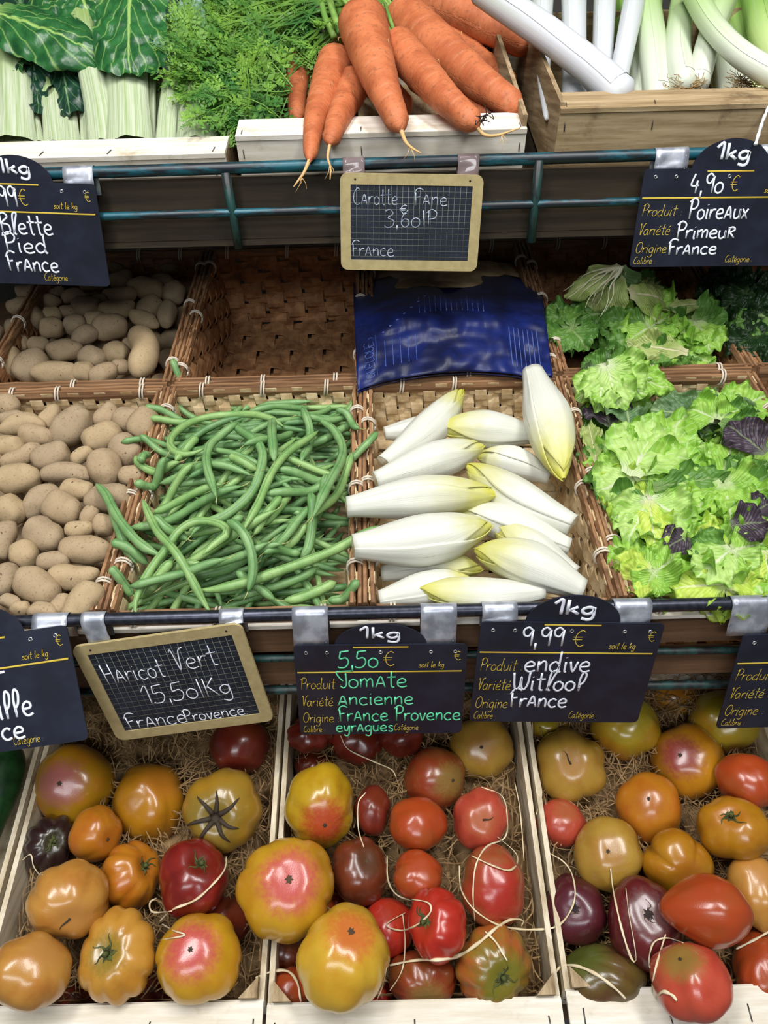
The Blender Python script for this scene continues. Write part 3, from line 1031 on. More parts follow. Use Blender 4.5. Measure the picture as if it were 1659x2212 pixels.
CURLS = [
    ([(489, 1850), (484, 1880), (455, 1915), (420, 1945), (372, 1965), (345, 1990)], .0017, 'pale wood curl lying across the dark red tomato in the left crate'),
    ([(372, 1968), (330, 1970), (324, 1950), (338, 1940)], .0012, 'small hooked pale curl left of the dark red tomato'),
    ([(48, 1858), (66, 1846), (72, 1870), (84, 1888), (92, 1890)], .0010, 'short pale curl below the blackish ribbed tomato'),
    ([(350, 1996), (375, 2010), (400, 2020), (362, 2028), (345, 2030)], .0009, 'thin pale curl above the pink starred tomato of the left crate'),
    ([(1040, 1700), (1085, 1720), (1096, 1770), (1090, 1810), (1050, 1830), (1028, 1870), (1022, 1930), (1026, 1990)], .0011, 'long pale curl looping down the right side of the middle crate'),
    ([(1018, 1848), (1060, 1868), (1100, 1880), (1118, 1862), (1112, 1840), (1075, 1808)], .0012, 'curved pale curl resting on top of the red blotched tomato'),
    ([(992, 1870), (996, 1920), (1020, 1960), (1060, 1990), (1100, 2004), (1150, 2008), (1200, 2002), (1228, 1975), (1242, 1935), (1236, 1890), (1218, 1862), (1186, 1842)], .0012, 'very long pale curl crossing from the middle crate to the purple tomato'),
    ([(888, 1942), (925, 1950), (930, 1970), (905, 1995), (870, 2010), (836, 2002), (842, 1990), (875, 1972)], .0013, 'looped pale curl on the bright red tomato'),
    ([(842, 2085), (900, 2074), (960, 2072), (1000, 2060), (1040, 2032), (1075, 2002), (1105, 1986), (1130, 1988), (1126, 2000)], .0019, 'broad pale curl between the bright red and the green ribbed tomato'),
    ([(870, 1975), (875, 2030), (872, 2080), (862, 2110), (842, 2140)], .0008, 'thin pale curl hanging straight down beside the big pale yellow tomato'),
    ([(1048, 2012), (1072, 2036), (1096, 2076)], .0014, 'short straight pale curl on the green ribbed tomato'),
    ([(835, 2090), (826, 2130), (812, 2165)], .0015, 'straight pale curl at the right foot of the big pale yellow tomato'),
    ([(552, 2112), (590, 2098), (622, 2098), (642, 2122), (650, 2164)], .0016, 'arched pale curl in the front left corner of the middle crate'),
    ([(836, 1848), (838, 1900), (856, 1932), (890, 1946)], .0011, 'thin curl between the dull brown and the two lobed tomato'),
    ([(790, 1712), (774, 1735), (774, 1790), (786, 1830)], .0010, 'thin curl along the narrow dark red tomato'),
    ([(735, 1588), (752, 1618), (800, 1642), (845, 1662), (856, 1680)], .0009, 'fine curl below the tomato price sign'),
    ([(1319, 1876), (1326, 1930), (1344, 2010), (1362, 2066), (1373, 2078), (1372, 2050), (1358, 1970), (1352, 1918)], .0013, 'long folded pale curl hanging over the purple red tomato'),
    ([(1475, 2036), (1440, 2026), (1412, 2036), (1402, 2070), (1404, 2090)], .0015, 'bent pale curl above the coral tomato with the green shoulder'),
    ([(1438, 2018), (1425, 2060), (1412, 2110), (1408, 2154)], .0011, 'straight pale curl left of the coral tomato with the green shoulder'),
    ([(1200, 2100), (1215, 2086), (1250, 2088), (1290, 2106), (1330, 2136), (1352, 2158)], .0018, 'broad pale curl on the green brown tomato'),
    ([(1590, 2050), (1620, 2035), (1648, 2020), (1668, 2008)], .0014, 'pale curl between the pointed tomato and the bottom right one'),
    ([(1416, 2156), (1432, 2142), (1452, 2150), (1462, 2162)], .0018, 'short arched pale curl at the foot of the coral tomato'),
    ([(1150, 1560), (1152, 1620), (1166, 1690), (1170, 1720), (1158, 1760)], .0010, 'thin curl along the left wall of the right crate'),
    ([(1112, 1690), (1122, 1740), (1128, 1800), (1132, 1860)], .0008, 'thin curl along the right wall of the middle crate'),
]
for c in CURLS:
    curl(*c)

# ------------------------------------------------------------------ potatoes
def potato_mat(name, a, b, spot):
    t = NT(name, .75, .25)
    oc = t.coord()
    n1 = t.noise(oc, 22, 4, .6)
    c = t.mix(t.ramp(n1, .35, .7), a, b)
    n2 = t.noise(oc, 420, 2, .5)
    c = t.mix(t.ramp(n2, .58, .72, 0, .55), c, spot)
    n3 = t.noise(oc, 70, 3, .6)
    c = t.mix(t.ramp(n3, .64, .74, 0, .35), c, spot)
    t.col(c)
    t.bump(n2, .25, .0008)
    return t.m


PM = [potato_mat('tan_potato_skin', sr(168, 146, 116), sr(150, 128, 98), sr(112, 88, 62)),
      potato_mat('greyish_potato_skin', sr(162, 142, 114), sr(144, 124, 98), sr(104, 82, 60)),
      potato_mat('yellowish_potato_skin', sr(174, 152, 118), sr(156, 134, 102), sr(122, 98, 70))]
M['eye'] = plain('potato_eye', sr(92, 70, 48), .8)


def potato(f, a, b, ang, seed, mat, bend=0.0):
    """a long half axis px, b short half axis px, ang in degrees in the picture plane"""
    R = f.d / FPX
    g = math.radians(ang)
    ex = (RT * math.cos(g) + (UP * .92 - FW * -.39) * math.sin(g)).normalized()
    ey = (-FW).cross(ex).normalized()
    ez = ex.cross(ey)
    rot = Matrix((ex, ey, ez)).transposed()
    nu, nv = 20, 14
    vs, fs = [], []

    def fn(th, p):
        x = math.cos(th)
        st = math.sin(th)
        d = V((x, st * math.cos(p), st * math.sin(p)))
        n = 1 + .17 * noise.noise(d * 1.3 + V((seed * 5.3, 0, 0))) + .03 * noise.noise(d * 4 + V((0, seed * 3.3, 0)))
        sq = (1 - abs(x) ** 2.6) ** .42 / max(1e-4, math.sqrt(max(1e-6, 1 - x * x))) if abs(x) < .999 else 1.0
        sq = min(sq, 1.5)
        q = V((x * a, st * math.cos(p) * b * sq, st * math.sin(p) * b * sq * .93)) * n * R
        q.y += bend * R * (x * x - .4)
        return q
    vs.append(fn(0.001, 0))
    for i in range(1, nv):
        for k in range(nu):
            vs.append(fn(math.pi * i / nv, 2 * math.pi * k / nu))
    vs.append(fn(math.pi - .001, 0))
    fs = [(0, 1 + k, 1 + (k + 1) % nu) for k in range(nu)]
    for i in range(nv - 2):
        for k in range(nu):
            q, w = 1 + i * nu + k, 1 + i * nu + (k + 1) % nu
            fs.append((q, q + nu, w + nu, w))
    e = len(vs) - 1
    fs += [(e, 1 + (nv - 2) * nu + (k + 1) % nu, 1 + (nv - 2) * nu + k) for k in range(nu)]
    Mw = Matrix.Translation(f.c) @ rot.to_4x4()
    return MB().add([Mw @ p for p in vs], fs).build('potato', mat, None, True, loc=f.c, rot=rot), fn, Mw


def ordw(n):
    return ['first', 'second', 'third', 'fourth', 'fifth', 'sixth', 'seventh', 'eighth', 'ninth', 'tenth', 'eleventh', 'twelfth'][n]


def shape_word(a, b):
    q = a / b
    return 'round' if q < 1.12 else 'stout oval' if q < 1.35 else 'oval' if q < 1.6 else 'long' if q < 2.0 else 'very long'


POT_F = [(15, 876, 27, 25, -30), (25, 904, 28, 18, 10), (50, 917, 47, 23, 8), (76, 942, 40, 27, -12), (155, 920, 50, 36, 50),
         (108, 900, 30, 21, 60), (231, 900, 31, 24, 60), (272, 906, 30, 28, 0), (219, 943, 43, 31, 25), (309, 915, 38, 32, 70),
         (271, 972, 38, 33, -45), (14, 966, 36, 25, 8), (45, 985, 44, 21, 32), (112, 988, 43, 32, 20), (175, 985, 26, 17, 45),
         (226, 1010, 46, 36, -62), (140, 1022, 54, 23, -2), (38, 1035, 48, 33, 8), (284, 1028, 25, 24, 0), (88, 1080, 43, 28, 52),
         (166, 1059, 36, 25, -8), (134, 1100, 44, 37, -25), (236, 1077, 52, 30, 5), (20, 1102, 36, 32, -30), (193, 1114, 24, 19, 60),
         (94, 1156, 46, 38, -30), (171, 1143, 31, 20, 10), (226, 1134, 26, 25, 0), (5, 1170, 48, 28, 80), (52, 1198, 33, 30, -50),
         (182, 1188, 56, 32, -4), (115, 1214, 36, 22, 0), (160, 1245, 54, 28, -4), (80, 1268, 53, 38, -40), (10, 1252, 40, 28, 75),
         (180, 1300, 50, 36, 62), (132, 1306, 26, 20, 60), (22, 1300, 26, 16, -20), (44, 1315, 21, 18, 0), (93, 1322, 36, 19, -8),
         (-45, 930, 40, 30, 20), (-40, 1000, 40, 28, 40), (-52, 1080, 42, 30, 10), (-50, 1230, 44, 32, 30)]
POT_B = [(121, 806, 56, 25, -2), (223, 807, 31, 22, 35), (67, 790, 40, 33, 55), (18, 786, 38, 28, 80), (138, 756, 37, 24, 4),
         (199, 774, 30, 26, -35), (33, 742, 30, 20, 0), (84, 745, 22, 19, 0), (184, 725, 32, 21, 35), (250, 762, 28, 24, -10),
         (236, 706, 39, 29, 15), (162, 701, 24, 22, 0), (113, 708, 26, 24, 0), (70, 686, 31, 27, -50), (34, 708, 23, 20, 0),
         (113, 678, 20, 16, 0), (148, 672, 19, 14, 0), (187, 665, 30, 26, -20), (252, 668, 40, 21, 5), (102, 653, 30, 16, 15),
         (214, 650, 18, 15, 0), (258, 638, 38, 17, 5), (325, 664, 30, 24, 50), (361, 678, 32, 21, 85), (318, 622, 39, 25, -10),
         (353, 606, 26, 15, -10), (377, 632, 28, 24, 70), (263, 605, 28, 21, 15), (245, 580, 29, 16, -35), (367, 580, 18, 13, 0),
         (310, 690, 36, 18, -25), (160, 640, 27, 16, 10), (118, 632, 22, 13, 20), (180, 803, 24, 22, 0), (258, 792, 20, 18, 0),
         (40, 660, 26, 18, 20), (205, 690, 22, 18, 0), (285, 745, 20, 17, 0), (60, 630, 26, 16, 0), (200, 612, 28, 18, 10), (-20, 720, 28, 22, 0), (-25, 770, 30, 24, 30)]


def pile(data, pl, h, where, seed0, group, extra, box):
    items = []
    for (u, v, a, b, g) in data:
        f = mkfruit(u, v, a, b, pl, h)
        f.rpx = (a * b) ** .5 * .92
        f.rm = f.rpx * f.d / FPX
        f.a, f.b, f.g = a, b, g
        f.pri = (a * b) ** .5 * .00012
        items.append(f)
    relax(items, 150, .86)
    rows = {}
    order = sorted(range(len(items)), key=lambda k: data[k][1])
    vis = [k for k in order if data[k][0] > -15]
    nr = 7
    per = math.ceil(len(vis) / nr)
    for i in range(nr):
        grp = sorted(vis[i * per:(i + 1) * per], key=lambda k: data[k][0])
        for j, k in enumerate(grp):
            rows[k] = (i, j)
    for k, f in enumerate(items):
        o, fn, Mw = potato(f, f.a, f.b, f.g, seed0 + k * 1.37, PM[(k * 7 + seed0) % 3], bend=(f.a * .18 * math.sin(k * 2.2) if f.a / f.b > 1.5 else 0))
        if k in rows:
            i, j = rows[k]
            lb = '%s potato, %s from left in %s row from back, %s' % (shape_word(f.a, f.b), ordw(j), ordw(i), where)
        else:
            lb = '%s potato cut off by the left photo edge, number %s, %s' % (shape_word(f.a, f.b), ordw(len(items) - k), where)
        tag(o, lb, 'potato', group)
        if k % 2 == 0:
            q = fn(1.2 + .5 * math.sin(k), 1.3 + .6 * math.cos(k * 2))
            n_ = q.normalized()
            b = MB()
            s1 = n_.orthogonal().normalized()
            s2 = n_.cross(s1)
            ring = [q + n_ * .0002 + (s1 * math.cos(w) + s2 * math.sin(w) * .5) * .0016 for w in [x * math.pi / 4 for x in range(8)]]
            b.add([Mw @ (q + n_ * .0006)] + [Mw @ p for p in ring], [(0, 1 + i, 1 + (i + 1) % 8) for i in range(8)])
            b.build('potato_eye', M['eye'], o)
    rnd = random.Random(seed0)
    x0, x1, t0, t1, hh = box
    nx, nt = extra
    for i in range(nx):
        for j in range(nt):
            x = x0 + (x1 - x0) * (i + .5 + rnd.uniform(-.15, .15)) / nx
            tt = t0 + (t1 - t0) * (j + .5 + rnd.uniform(-.15, .15)) / nt
            f = Fruit()
            f.c = pl.pt(x, tt, hh + rnd.uniform(-.006, .006))
            f.d = (f.c - CAM).dot(FW)
            o, fn, Mw = potato(f, rnd.uniform(.027, .036) / f.d * FPX, rnd.uniform(.02, .026) / f.d * FPX, rnd.uniform(0, 180), seed0 + 50 + i * 9 + j, PM[(i + j) % 3])
            tag(o, 'tan potato buried under the top layer of the %s' % where, 'potato', 'buried potatoes of the ' + where)


pile(POT_F, PB, -.004, 'sunlit front potato basket', 3, 'potatoes in the front basket', (5, 6), (BX[0] + .02, BX[1] - .02, T0 + .02, T1 - .02, -.062))
pile(POT_B, PB, -.030, 'shaded back potato basket', 11, 'potatoes in the shaded basket', (5, 6), (BX[0] + .02, BX[1] - .02, T1 + .03, T2 - .02, -.085))
# the bent potato
P = [PB.px(u, v, h) for u, v, h in ((282, 716, .0), (300, 722, .004), (313, 745, .006), (306, 775, .008), (292, 803, .008))]
pts = resample(catmull(P, 6), 18)
rad = []
for k in range(18):
    s = k / 17
    rad.append(.0225 * max(.05, (1 - abs(2 * s - 1) ** 3.2)) ** .5 * (1 + .06 * math.sin(s * 9)))
o = MB().tube([p - PB.N * .006 for p in pts], rad, 18).build('potato', PM[2])
tag(o, 'large bent kidney shaped potato leaning on the right side of the shaded back basket', 'potato', 'potatoes in the shaded basket')

# ------------------------------------------------------------------ green beans
def bean_mat(name, a, b):
    t = NT(name, .42, .4)
    oc = t.coord()
    n1 = t.noise(oc, 30, 4, .6)
    c = t.mix(t.ramp(n1, .35, .68), a, b)
    n2 = t.noise(oc, 300, 2)
    c = t.mix(t.ramp(n2, .6, .75, 0, .4), c, sr(60, 110, 66))
    su = t.n('ShaderNodeSeparateXYZ')
    t.l(t.n('ShaderNodeUVMap').outputs[0], su.inputs[0])
    seam = t.ramp(t.math('ABSOLUTE', t.math('SUBTRACT', su.outputs[0], .25)), .035, .008, 0, .55)
    c = t.mix(seam, c, sr(48, 96, 52))
    t.col(c)
    t.bump(n1, .3, .001)
    return t.m


BM = [bean_mat('green_bean_skin', sr(126, 162, 104), sr(98, 140, 82)), bean_mat('light_green_bean_skin', sr(146, 178, 110), sr(118, 158, 90)),
      bean_mat('deep_green_bean_skin', sr(106, 144, 90), sr(80, 122, 70))]
M['bean_tip'] = plain('dry_bean_tip', sr(178, 176, 110), .6)
GX0, GT0, GS = BX[1] - .09, T0 - .03, .0025
GNX, GNT = int((BX[2] - BX[1] + .18) / GS), int((T1 - T0 + .08) / GS)
HF = [[(-.050 if BX[1] + .008 < GX0 + i * GS < BX[2] - .008 else .006) for i in range(GNX)] for j in range(GNT)]


def hget(x, t_, r):
    i0, j0 = int((x - GX0) / GS), int((t_ - GT0) / GS)
    m = -1
    k = max(1, int(r / GS))
    for j in range(j0 - k, j0 + k + 1):
        for i in range(i0 - k, i0 + k + 1):
            if 0 <= i < GNX and 0 <= j < GNT and HF[j][i] > m:
                m = HF[j][i]
    return m if m > -.9 else -.06


def hput(x, t_, r, h):
    i0, j0 = int((x - GX0) / GS), int((t_ - GT0) / GS)
    k = int(r / GS) + 1
    for j in range(j0 - k, j0 + k + 1):
        for i in range(i0 - k, i0 + k + 1):
            if 0 <= i < GNX and 0 <= j < GNT:
                d2 = ((i - i0) ** 2 + (j - j0) ** 2) * GS * GS
                if d2 <= r * r * 1.2:
                    HF[j][i] = max(HF[j][i], h + math.sqrt(max(0, r * r - d2)))


def bean_from(pts_xt, r, label, group, mi, part=True, sink=.25):
    n = len(pts_xt)
    hs = [hget(x, t_, r) + r * (1 - sink) for x, t_ in pts_xt]
    raw = hs
    for _ in range(int(n * 1.2)):
        hs = [hs[0] * .5 + hs[1] * .5] + [(hs[i - 1] + hs[i] + hs[i + 1]) / 3 for i in range(1, n - 1)] + [hs[-1] * .5 + hs[-2] * .5]
    res = sorted(a - b for a, b in zip(raw, hs))
    up_ = max(0, res[int(n * .8)]) * .8
    hs = [h + up_ for h in hs]
    pts = [PB.pt(x, t_, h) for (x, t_), h in zip(pts_xt, hs)]
    rad = []
    for k in range(n):
        s = k / (n - 1)
        e = min(1, (s / .10)) ** .6 * min(1, ((1 - s) / .16)) ** .7
        rad.append(r * max(.10, e) * (1 + .05 * math.sin(k * 1.3 + n)))
    for (x, t_), h, q in zip(pts_xt, hs, rad):
        hput(x, t_, q, h)
    o = MB().tube(pts, rad, 8).build('green_bean', BM[mi], uv=[(k_ / 8, i_ / (n - 1)) for i_ in range(n) for k_ in range(8)])
    tag(o, label, 'green bean', group)
    if part:
        d = (pts[-1] - pts[-2]).normalized()
        side = d.orthogonal().normalized()
        b = MB().tube([pts[-1] - d * .001, pts[-1] + d * .005 + side * .001, pts[-1] + d * .010 + side * .004], [r * .12, r * .09, r * .03], 5)
        b.build('tip', M['bean_tip'], o)
    return o, hs


rnd = random.Random(5)
NF = 225
for k in range(NF):
    L = rnd.uniform(.11, .17)
    g = rnd.gauss(.25, .55)
    x, t_ = rnd.uniform(BX[1] + .05, BX[2] - .05), rnd.uniform(T0 + .025, T1 - .03)
    if k > 150:
        q = rnd.gauss(0, .05); x = (BX[1] + BX[2]) / 2 + q; t_ = .19 + rnd.gauss(0, .08)
    cv = rnd.gauss(0, 3.5)
    pts = []
    a = g - cv * L / 2
    xx, tt = x - math.cos(g) * L / 2, t_ - math.sin(g) * L / 2
    for i in range(15):
        pts.append((min(BX[2] - .016, max(BX[1] + .016, xx)), min(T1 - .016, max(T0 + .012, tt))))
        xx += math.cos(a) * L / 14
        tt += math.sin(a) * L / 14
        a += cv * L / 14
    bean_from(pts, rnd.uniform(.0038, .0050), 'slim green bean lying in the heap, under the beans on top', 'green beans in the body of the heap', rnd.randrange(3), False, .45)

BEANS = '''690,60 800,95 890,130|905,45 920,100 900,160 840,220|1080,75 1000,140 930,190 870,240|850,140 800,220 770,260
490,110 520,160 600,190|560,215 700,210 830,215|455,210 560,240 700,265|300,258 400,255 520,265|330,305 450,298 560,285
1370,110 1330,180 1230,250 1100,275 940,285|1210,185 1050,220 880,260|1480,205 1400,270 1330,320|170,440 300,410 470,390
290,445 380,480 480,510|240,485 270,530 370,560 500,560|1110,330 960,400 860,450|1120,340 1000,460 870,540|600,420 520,500 480,560
1460,340 1330,420 1200,470|1440,250 1300,300 1150,310|1110,700 1040,800 950,900|1340,570 1220,590 1040,605|360,590 500,575 640,580 780,600 900,640
780,535 850,575 930,600|1010,290 1015,400 1030,590|330,700 345,660 370,630|370,770 480,700 600,640|270,745 380,690 460,650
170,805 400,780 600,740 850,700|350,830 520,790 760,760|1330,570 1200,640 1080,690 960,720|1320,660 1280,780 1220,880|1063,740 980,830 900,920
840,790 720,850 620,920|350,850 440,910 540,970|1210,880 1100,990 1000,1060|1230,740 1150,820 1060,930 940,1040|1230,760 1240,860 1210,980 1160,1040
400,1110 560,1050 720,1000 900,950 1050,890|1160,985 1060,1000 960,1050|530,1150 760,1120 950,1080 1080,1080|240,1280 380,1220 520,1170 640,1170
540,1240 720,1210 900,1190 1020,1150|150,1230 200,1260 240,1290|340,1310 420,1250 500,1200|260,1350 440,1310 620,1280 800,1250
1270,1150 1180,1210 1050,1260 930,1290 800,1330|1370,1240 1270,1290 1150,1330 1080,1340|1500,1300 1430,1330 1320,1335|830,1240 930,1280 1030,1330
1600,840 1500,890 1380,950 1240,1010 1080,1080 900,1150 700,1190 560,1195|1180,270 1220,360 1215,450 1180,600|1600,430 1540,490 1460,530 1380,550
1460,560 1420,680 1370,820 1300,930 1240,1010|1260,275 1350,330 1400,430 1390,560 1350,700 1290,850 1250,950|1370,320 1430,330 1470,390 1500,410
1080,365 1000,310 880,270 700,265 560,310 470,400 450,480 500,540 580,550 660,520|770,300 830,360 920,430 960,510 930,620 870,700 720,790 600,830 540,890
830,360 740,420 680,480 660,560 665,640 690,720 715,800|1260,290 1150,390 1060,500 990,620 930,760 880,850 840,920
110,760 150,890 190,1000 240,1060|150,1080 250,1100 330,1130|640,1115 700,1060 770,1010 770,970 690,935 590,930 500,970 430,1050 360,1110 280,1200 230,1290 240,1360
760,880 830,920 880,990 890,1070 850,1160|40,690 100,760 160,880 220,960 300,1030 400,1080|300,780 340,880 400,1000 500,1120 590,1250 660,1350'''
BEANS = [b for ln in BEANS.split('\n') for b in ln.split('|')]
used = {}
for k, s in enumerate(BEANS):
    q = [tuple(float(w) for w in p.split(',')) for p in s.split()]
    px = [(200 + x / 2.592, 800 + y / 2.592) for x, y in q]
    P = resample(catmull([V((u, v, 0)) for u, v in px], 6), 26 if len(q) > 5 else 18)
    h = [.0] * len(P)
    for _ in range(2):
        xt = []
        for p, hh in zip(P, h):
            x, t_, _h = PB.loc(PB.px(p.x, p.y, hh))
            xt.append((x, t_))
        h = [hget(x, t_, .004) + .003 for x, t_ in xt]
        m_ = sum(h) / len(h)
        h = [m_] * len(h)
    mu = sum(p.x for p in P) / len(P)
    mv = sum(p.y for p in P) / len(P)
    L = sum((b - a).length for a, b in zip(P, P[1:]))
    ch = (P[-1] - P[0]).length
    shp = 'looping' if ch / L < .6 else 'strongly curved' if ch / L < .85 else 'gently curved' if ch / L < .97 else 'straight'
    size = 'long' if L > 180 else 'short' if L < 85 else 'medium length'
    col_ = 'far left' if mu < 390 else 'left middle' if mu < 520 else 'right middle' if mu < 650 else 'far right'
    row_ = 'back' if mv < 940 else 'upper middle' if mv < 1060 else 'lower middle' if mv < 1180 else 'front'
    key = (shp, size, col_, row_)
    used[key] = used.get(key, 0) + 1
    lb = '%s %s green bean atop the heap, %s, %s' % (size, shp, row_, col_)
    if used[key] > 1:
        lb += ', %s such from back' % ordw(used[key] - 1)
    bean_from(xt, (.0056 if k > 15 else .0050) * (1 + .1 * math.sin(k * 1.9)), lb, 'green beans on top of the heap', (0, 0, 1)[k % 3])

# ------------------------------------------------------------------ endives
def endive_mat(name, tipk):
    t = NT(name, .38, .45)
    uv = t.n('ShaderNodeUVMap').outputs[0]
    sp = t.n('ShaderNodeSeparateXYZ')
    t.l(uv, sp.inputs[0])
    s, w = sp.outputs[1], sp.outputs[0]
    n1 = t.noise(t.coord('Object'), 38, 3, .6)
    a = t.math('ADD', s, t.math('MULTIPLY', t.math('SUBTRACT', n1, .5), .35))
    c = t.mix(t.ramp(a, tipk, 1.0), sr(212, 212, 198), sr(196, 192, 76))
    mp = t.n('ShaderNodeMapping')
    mp.inputs['Scale'].default_value = (60, 2.0, 1)
    t.l(uv, mp.inputs[0])
    n2 = t.noise(mp.outputs[0], 1.0, 3)
    c = t.mix(t.ramp(n2, .5, .7, 0, .3), c, sr(182, 186, 150))
    t.col(c)
    t.b.inputs['Subsurface Weight'].default_value = .12
    t.b.inputs['Subsurface Radius'].default_value = (.012, .012, .006)
    t.b.inputs['Subsurface Scale'].default_value = 1.0
    t.bump(n2, .25, .0012)
    return t.m


M['endive'] = endive_mat('endive_leaf', .62)
M['endive_y'] = endive_mat('yellow_tipped_endive_leaf', .40)
M['endive_cut'] = plain('cut_endive_base', sr(226, 214, 190), .7, .3, 0, (90, sr(190, 168, 130)))


def endive(base, tip, hw, hb, ht, label, seed, mat='endive', flat=.9):
    a, b_ = PB.px(base[0], base[1], hb), PB.px(tip[0], tip[1], ht)
    L = (b_ - a).length
    d = (b_ - a) / L
    mid = (a + b_) / 2
    depth = (mid - CAM).dot(FW)
    R = hw * depth / FPX
    toc = (CAM - mid).normalized()
    sd = d.cross(toc).normalized()
    up = sd.cross(d).normalized()
    rt = empty('endive', a)
    tag(rt, label, 'endive', 'white endives')

    def prof(s):
        if s < .5:
            q = max(0, s) / .5
            return .46 + .54 * (q * q * (3 - 2 * q)) ** .75
        q = (s - .5) / .5
        return max(.02, (1 - q ** 2.1) ** .85)
    sag = .05 * math.sin(seed) * L

    def point(s, g, k=1.0):
        c = a + d * (L * s) + sd * (sag * math.sin(math.pi * s))
        r = R * prof(s) * k
        r *= 1 + .012 * math.cos(11 * g + seed) + .05 * noise.noise(V((s * 4, math.cos(g) * 1.5 + seed, math.sin(g) * 1.5)))
        return c + sd * (math.cos(g) * r) + up * (math.sin(g) * r * flat)

    def shell(name, g0, g1, s0, s1, k0, k1, n1, n2, mat_, tipw=.35, closed=False):
        b = MB()
        grid, uv = [], []
        for i in range(n1 + 1):
            s = s0 + (s1 - s0) * i / n1
            row = []
            q = i / n1
            nar = 1.0 if closed else max(.04, (1 - max(0, (q - .45) / .55) ** 2.2) ** .6)
            gc, gh = (g0 + g1) / 2, (g1 - g0) / 2 * nar
            for j in range(n2 + 1):
                w = -1 + 2 * j / n2
                g = gc + gh * w
                k = k0 + (k1 - k0) * q + (0 if closed else .05 * (abs(w) ** 4) + .016 * math.sin(q * 9 + w * 4 + seed) * abs(w))
                row.append(point(s, g, k))
                uv.append(((w + 1) / 2, s))
            grid.append(row)
        b.sheet(grid, 0 if closed else .0012)
        if not closed:
            uv = uv + uv
        return b.build(name, mat_, rt, True, uv=uv)
    shell('heart', 0, 2 * math.pi, .0, .985, .95, .90, 24, 24, M[mat], closed=True)
    gc = math.pi / 2
    off = .7 * math.sin(seed * 2.3)
    shell('outer_leaf', gc - 1.5 + off + 1.2, gc + 1.1 + off + 1.2, .0, .95, 1.0, 1.03, 22, 16, M[mat])
    shell('outer_leaf', gc - 1.35 + off - .9, gc + 1.15 + off - .9, .0, 1.0, 1.05, 1.08, 24, 18, M[mat])
    b = MB()
    n = 16
    ring = [point(.0, 2 * math.pi * k / n, 1.0) for k in range(n)]
    b.add([a - d * .002] + ring, [(0, 1 + (k + 1) % n, 1 + k) for k in range(n)])
    b.build('cut_base', M['endive_cut'], rt)
    return rt


def c3(x, y): return (720 + x / 2.765, 780 + y / 2.765)


EN = [((305, 430), (700, 370), 26, -.03, -.03, 'endive lying deepest at the back left, showing only its cut base', 'endive'),
      ((1290, 690), (850, 570), 33, -.025, -.015, 'endive at the right with its plump base below the hanging one', 'endive'),
      ((1190, 440), (635, 395), 39, -.01, .004, 'endive lying crosswise at the back with a yellow tip pointing left', 'endive_y'),
      ((290, 1270), (900, 1240), 31, -.03, -.02, 'shaded endive under the front left one, tip to the right', 'endive_y'),
      ((1440, 1280), (950, 960), 40, -.015, .0, 'yellowish endive behind the front right one, between it and the middle right one', 'endive_y'),
      ((1410, 1110), (700, 890), 36, -.012, .0, 'slim endive second from the front along the right basket wall', 'endive'),
      ((300, 610), (775, 165), 36, .0, .012, 'endive leaning up to the back rim with its tip at the upper right', 'endive'),
      ((250, 715), (905, 500), 39, .006, .012, 'endive with a small brown nick, third from the front along the left side', 'endive'),
      ((1430, 980), (790, 620), 45, .004, .016, 'big plump endive at the middle right with a folded yellow tip', 'endive_y'),
      ((80, 870), (990, 790), 43, .022, .018, 'endive resting across the left basket rim, second from the front', 'endive_y'),
      ((120, 1105), (955, 975), 52, .018, .018, 'largest endive, resting across the left basket rim at the front', 'endive'),
      ((1495, 1370), (835, 1125), 46, .0, .012, 'front right endive with a green tinged yellow tip pointing left', 'endive_y'),
      ((275, 1420), (860, 1310), 34, -.016, -.008, 'endive at the front edge, cut base at the left, half hidden by the rail', 'endive'),
      ((1260, 1375), (500, 1358), 36, -.004, .0, 'endive lying along the rail with a bright yellow tip pointing left', 'endive_y'),
      ((1190, 60), (1378, 715), 47, .040, .012, 'endive hanging tip down over the right wall, below the blue bag', 'endive_y')]
for k, (a, b_, hw, hb, ht, lb, mt) in enumerate(EN):
    endive(c3(*a), c3(*b_), hw, hb + .004, ht + .004, lb, k * 1.3 + .4, mt)
# basket lining below the endives

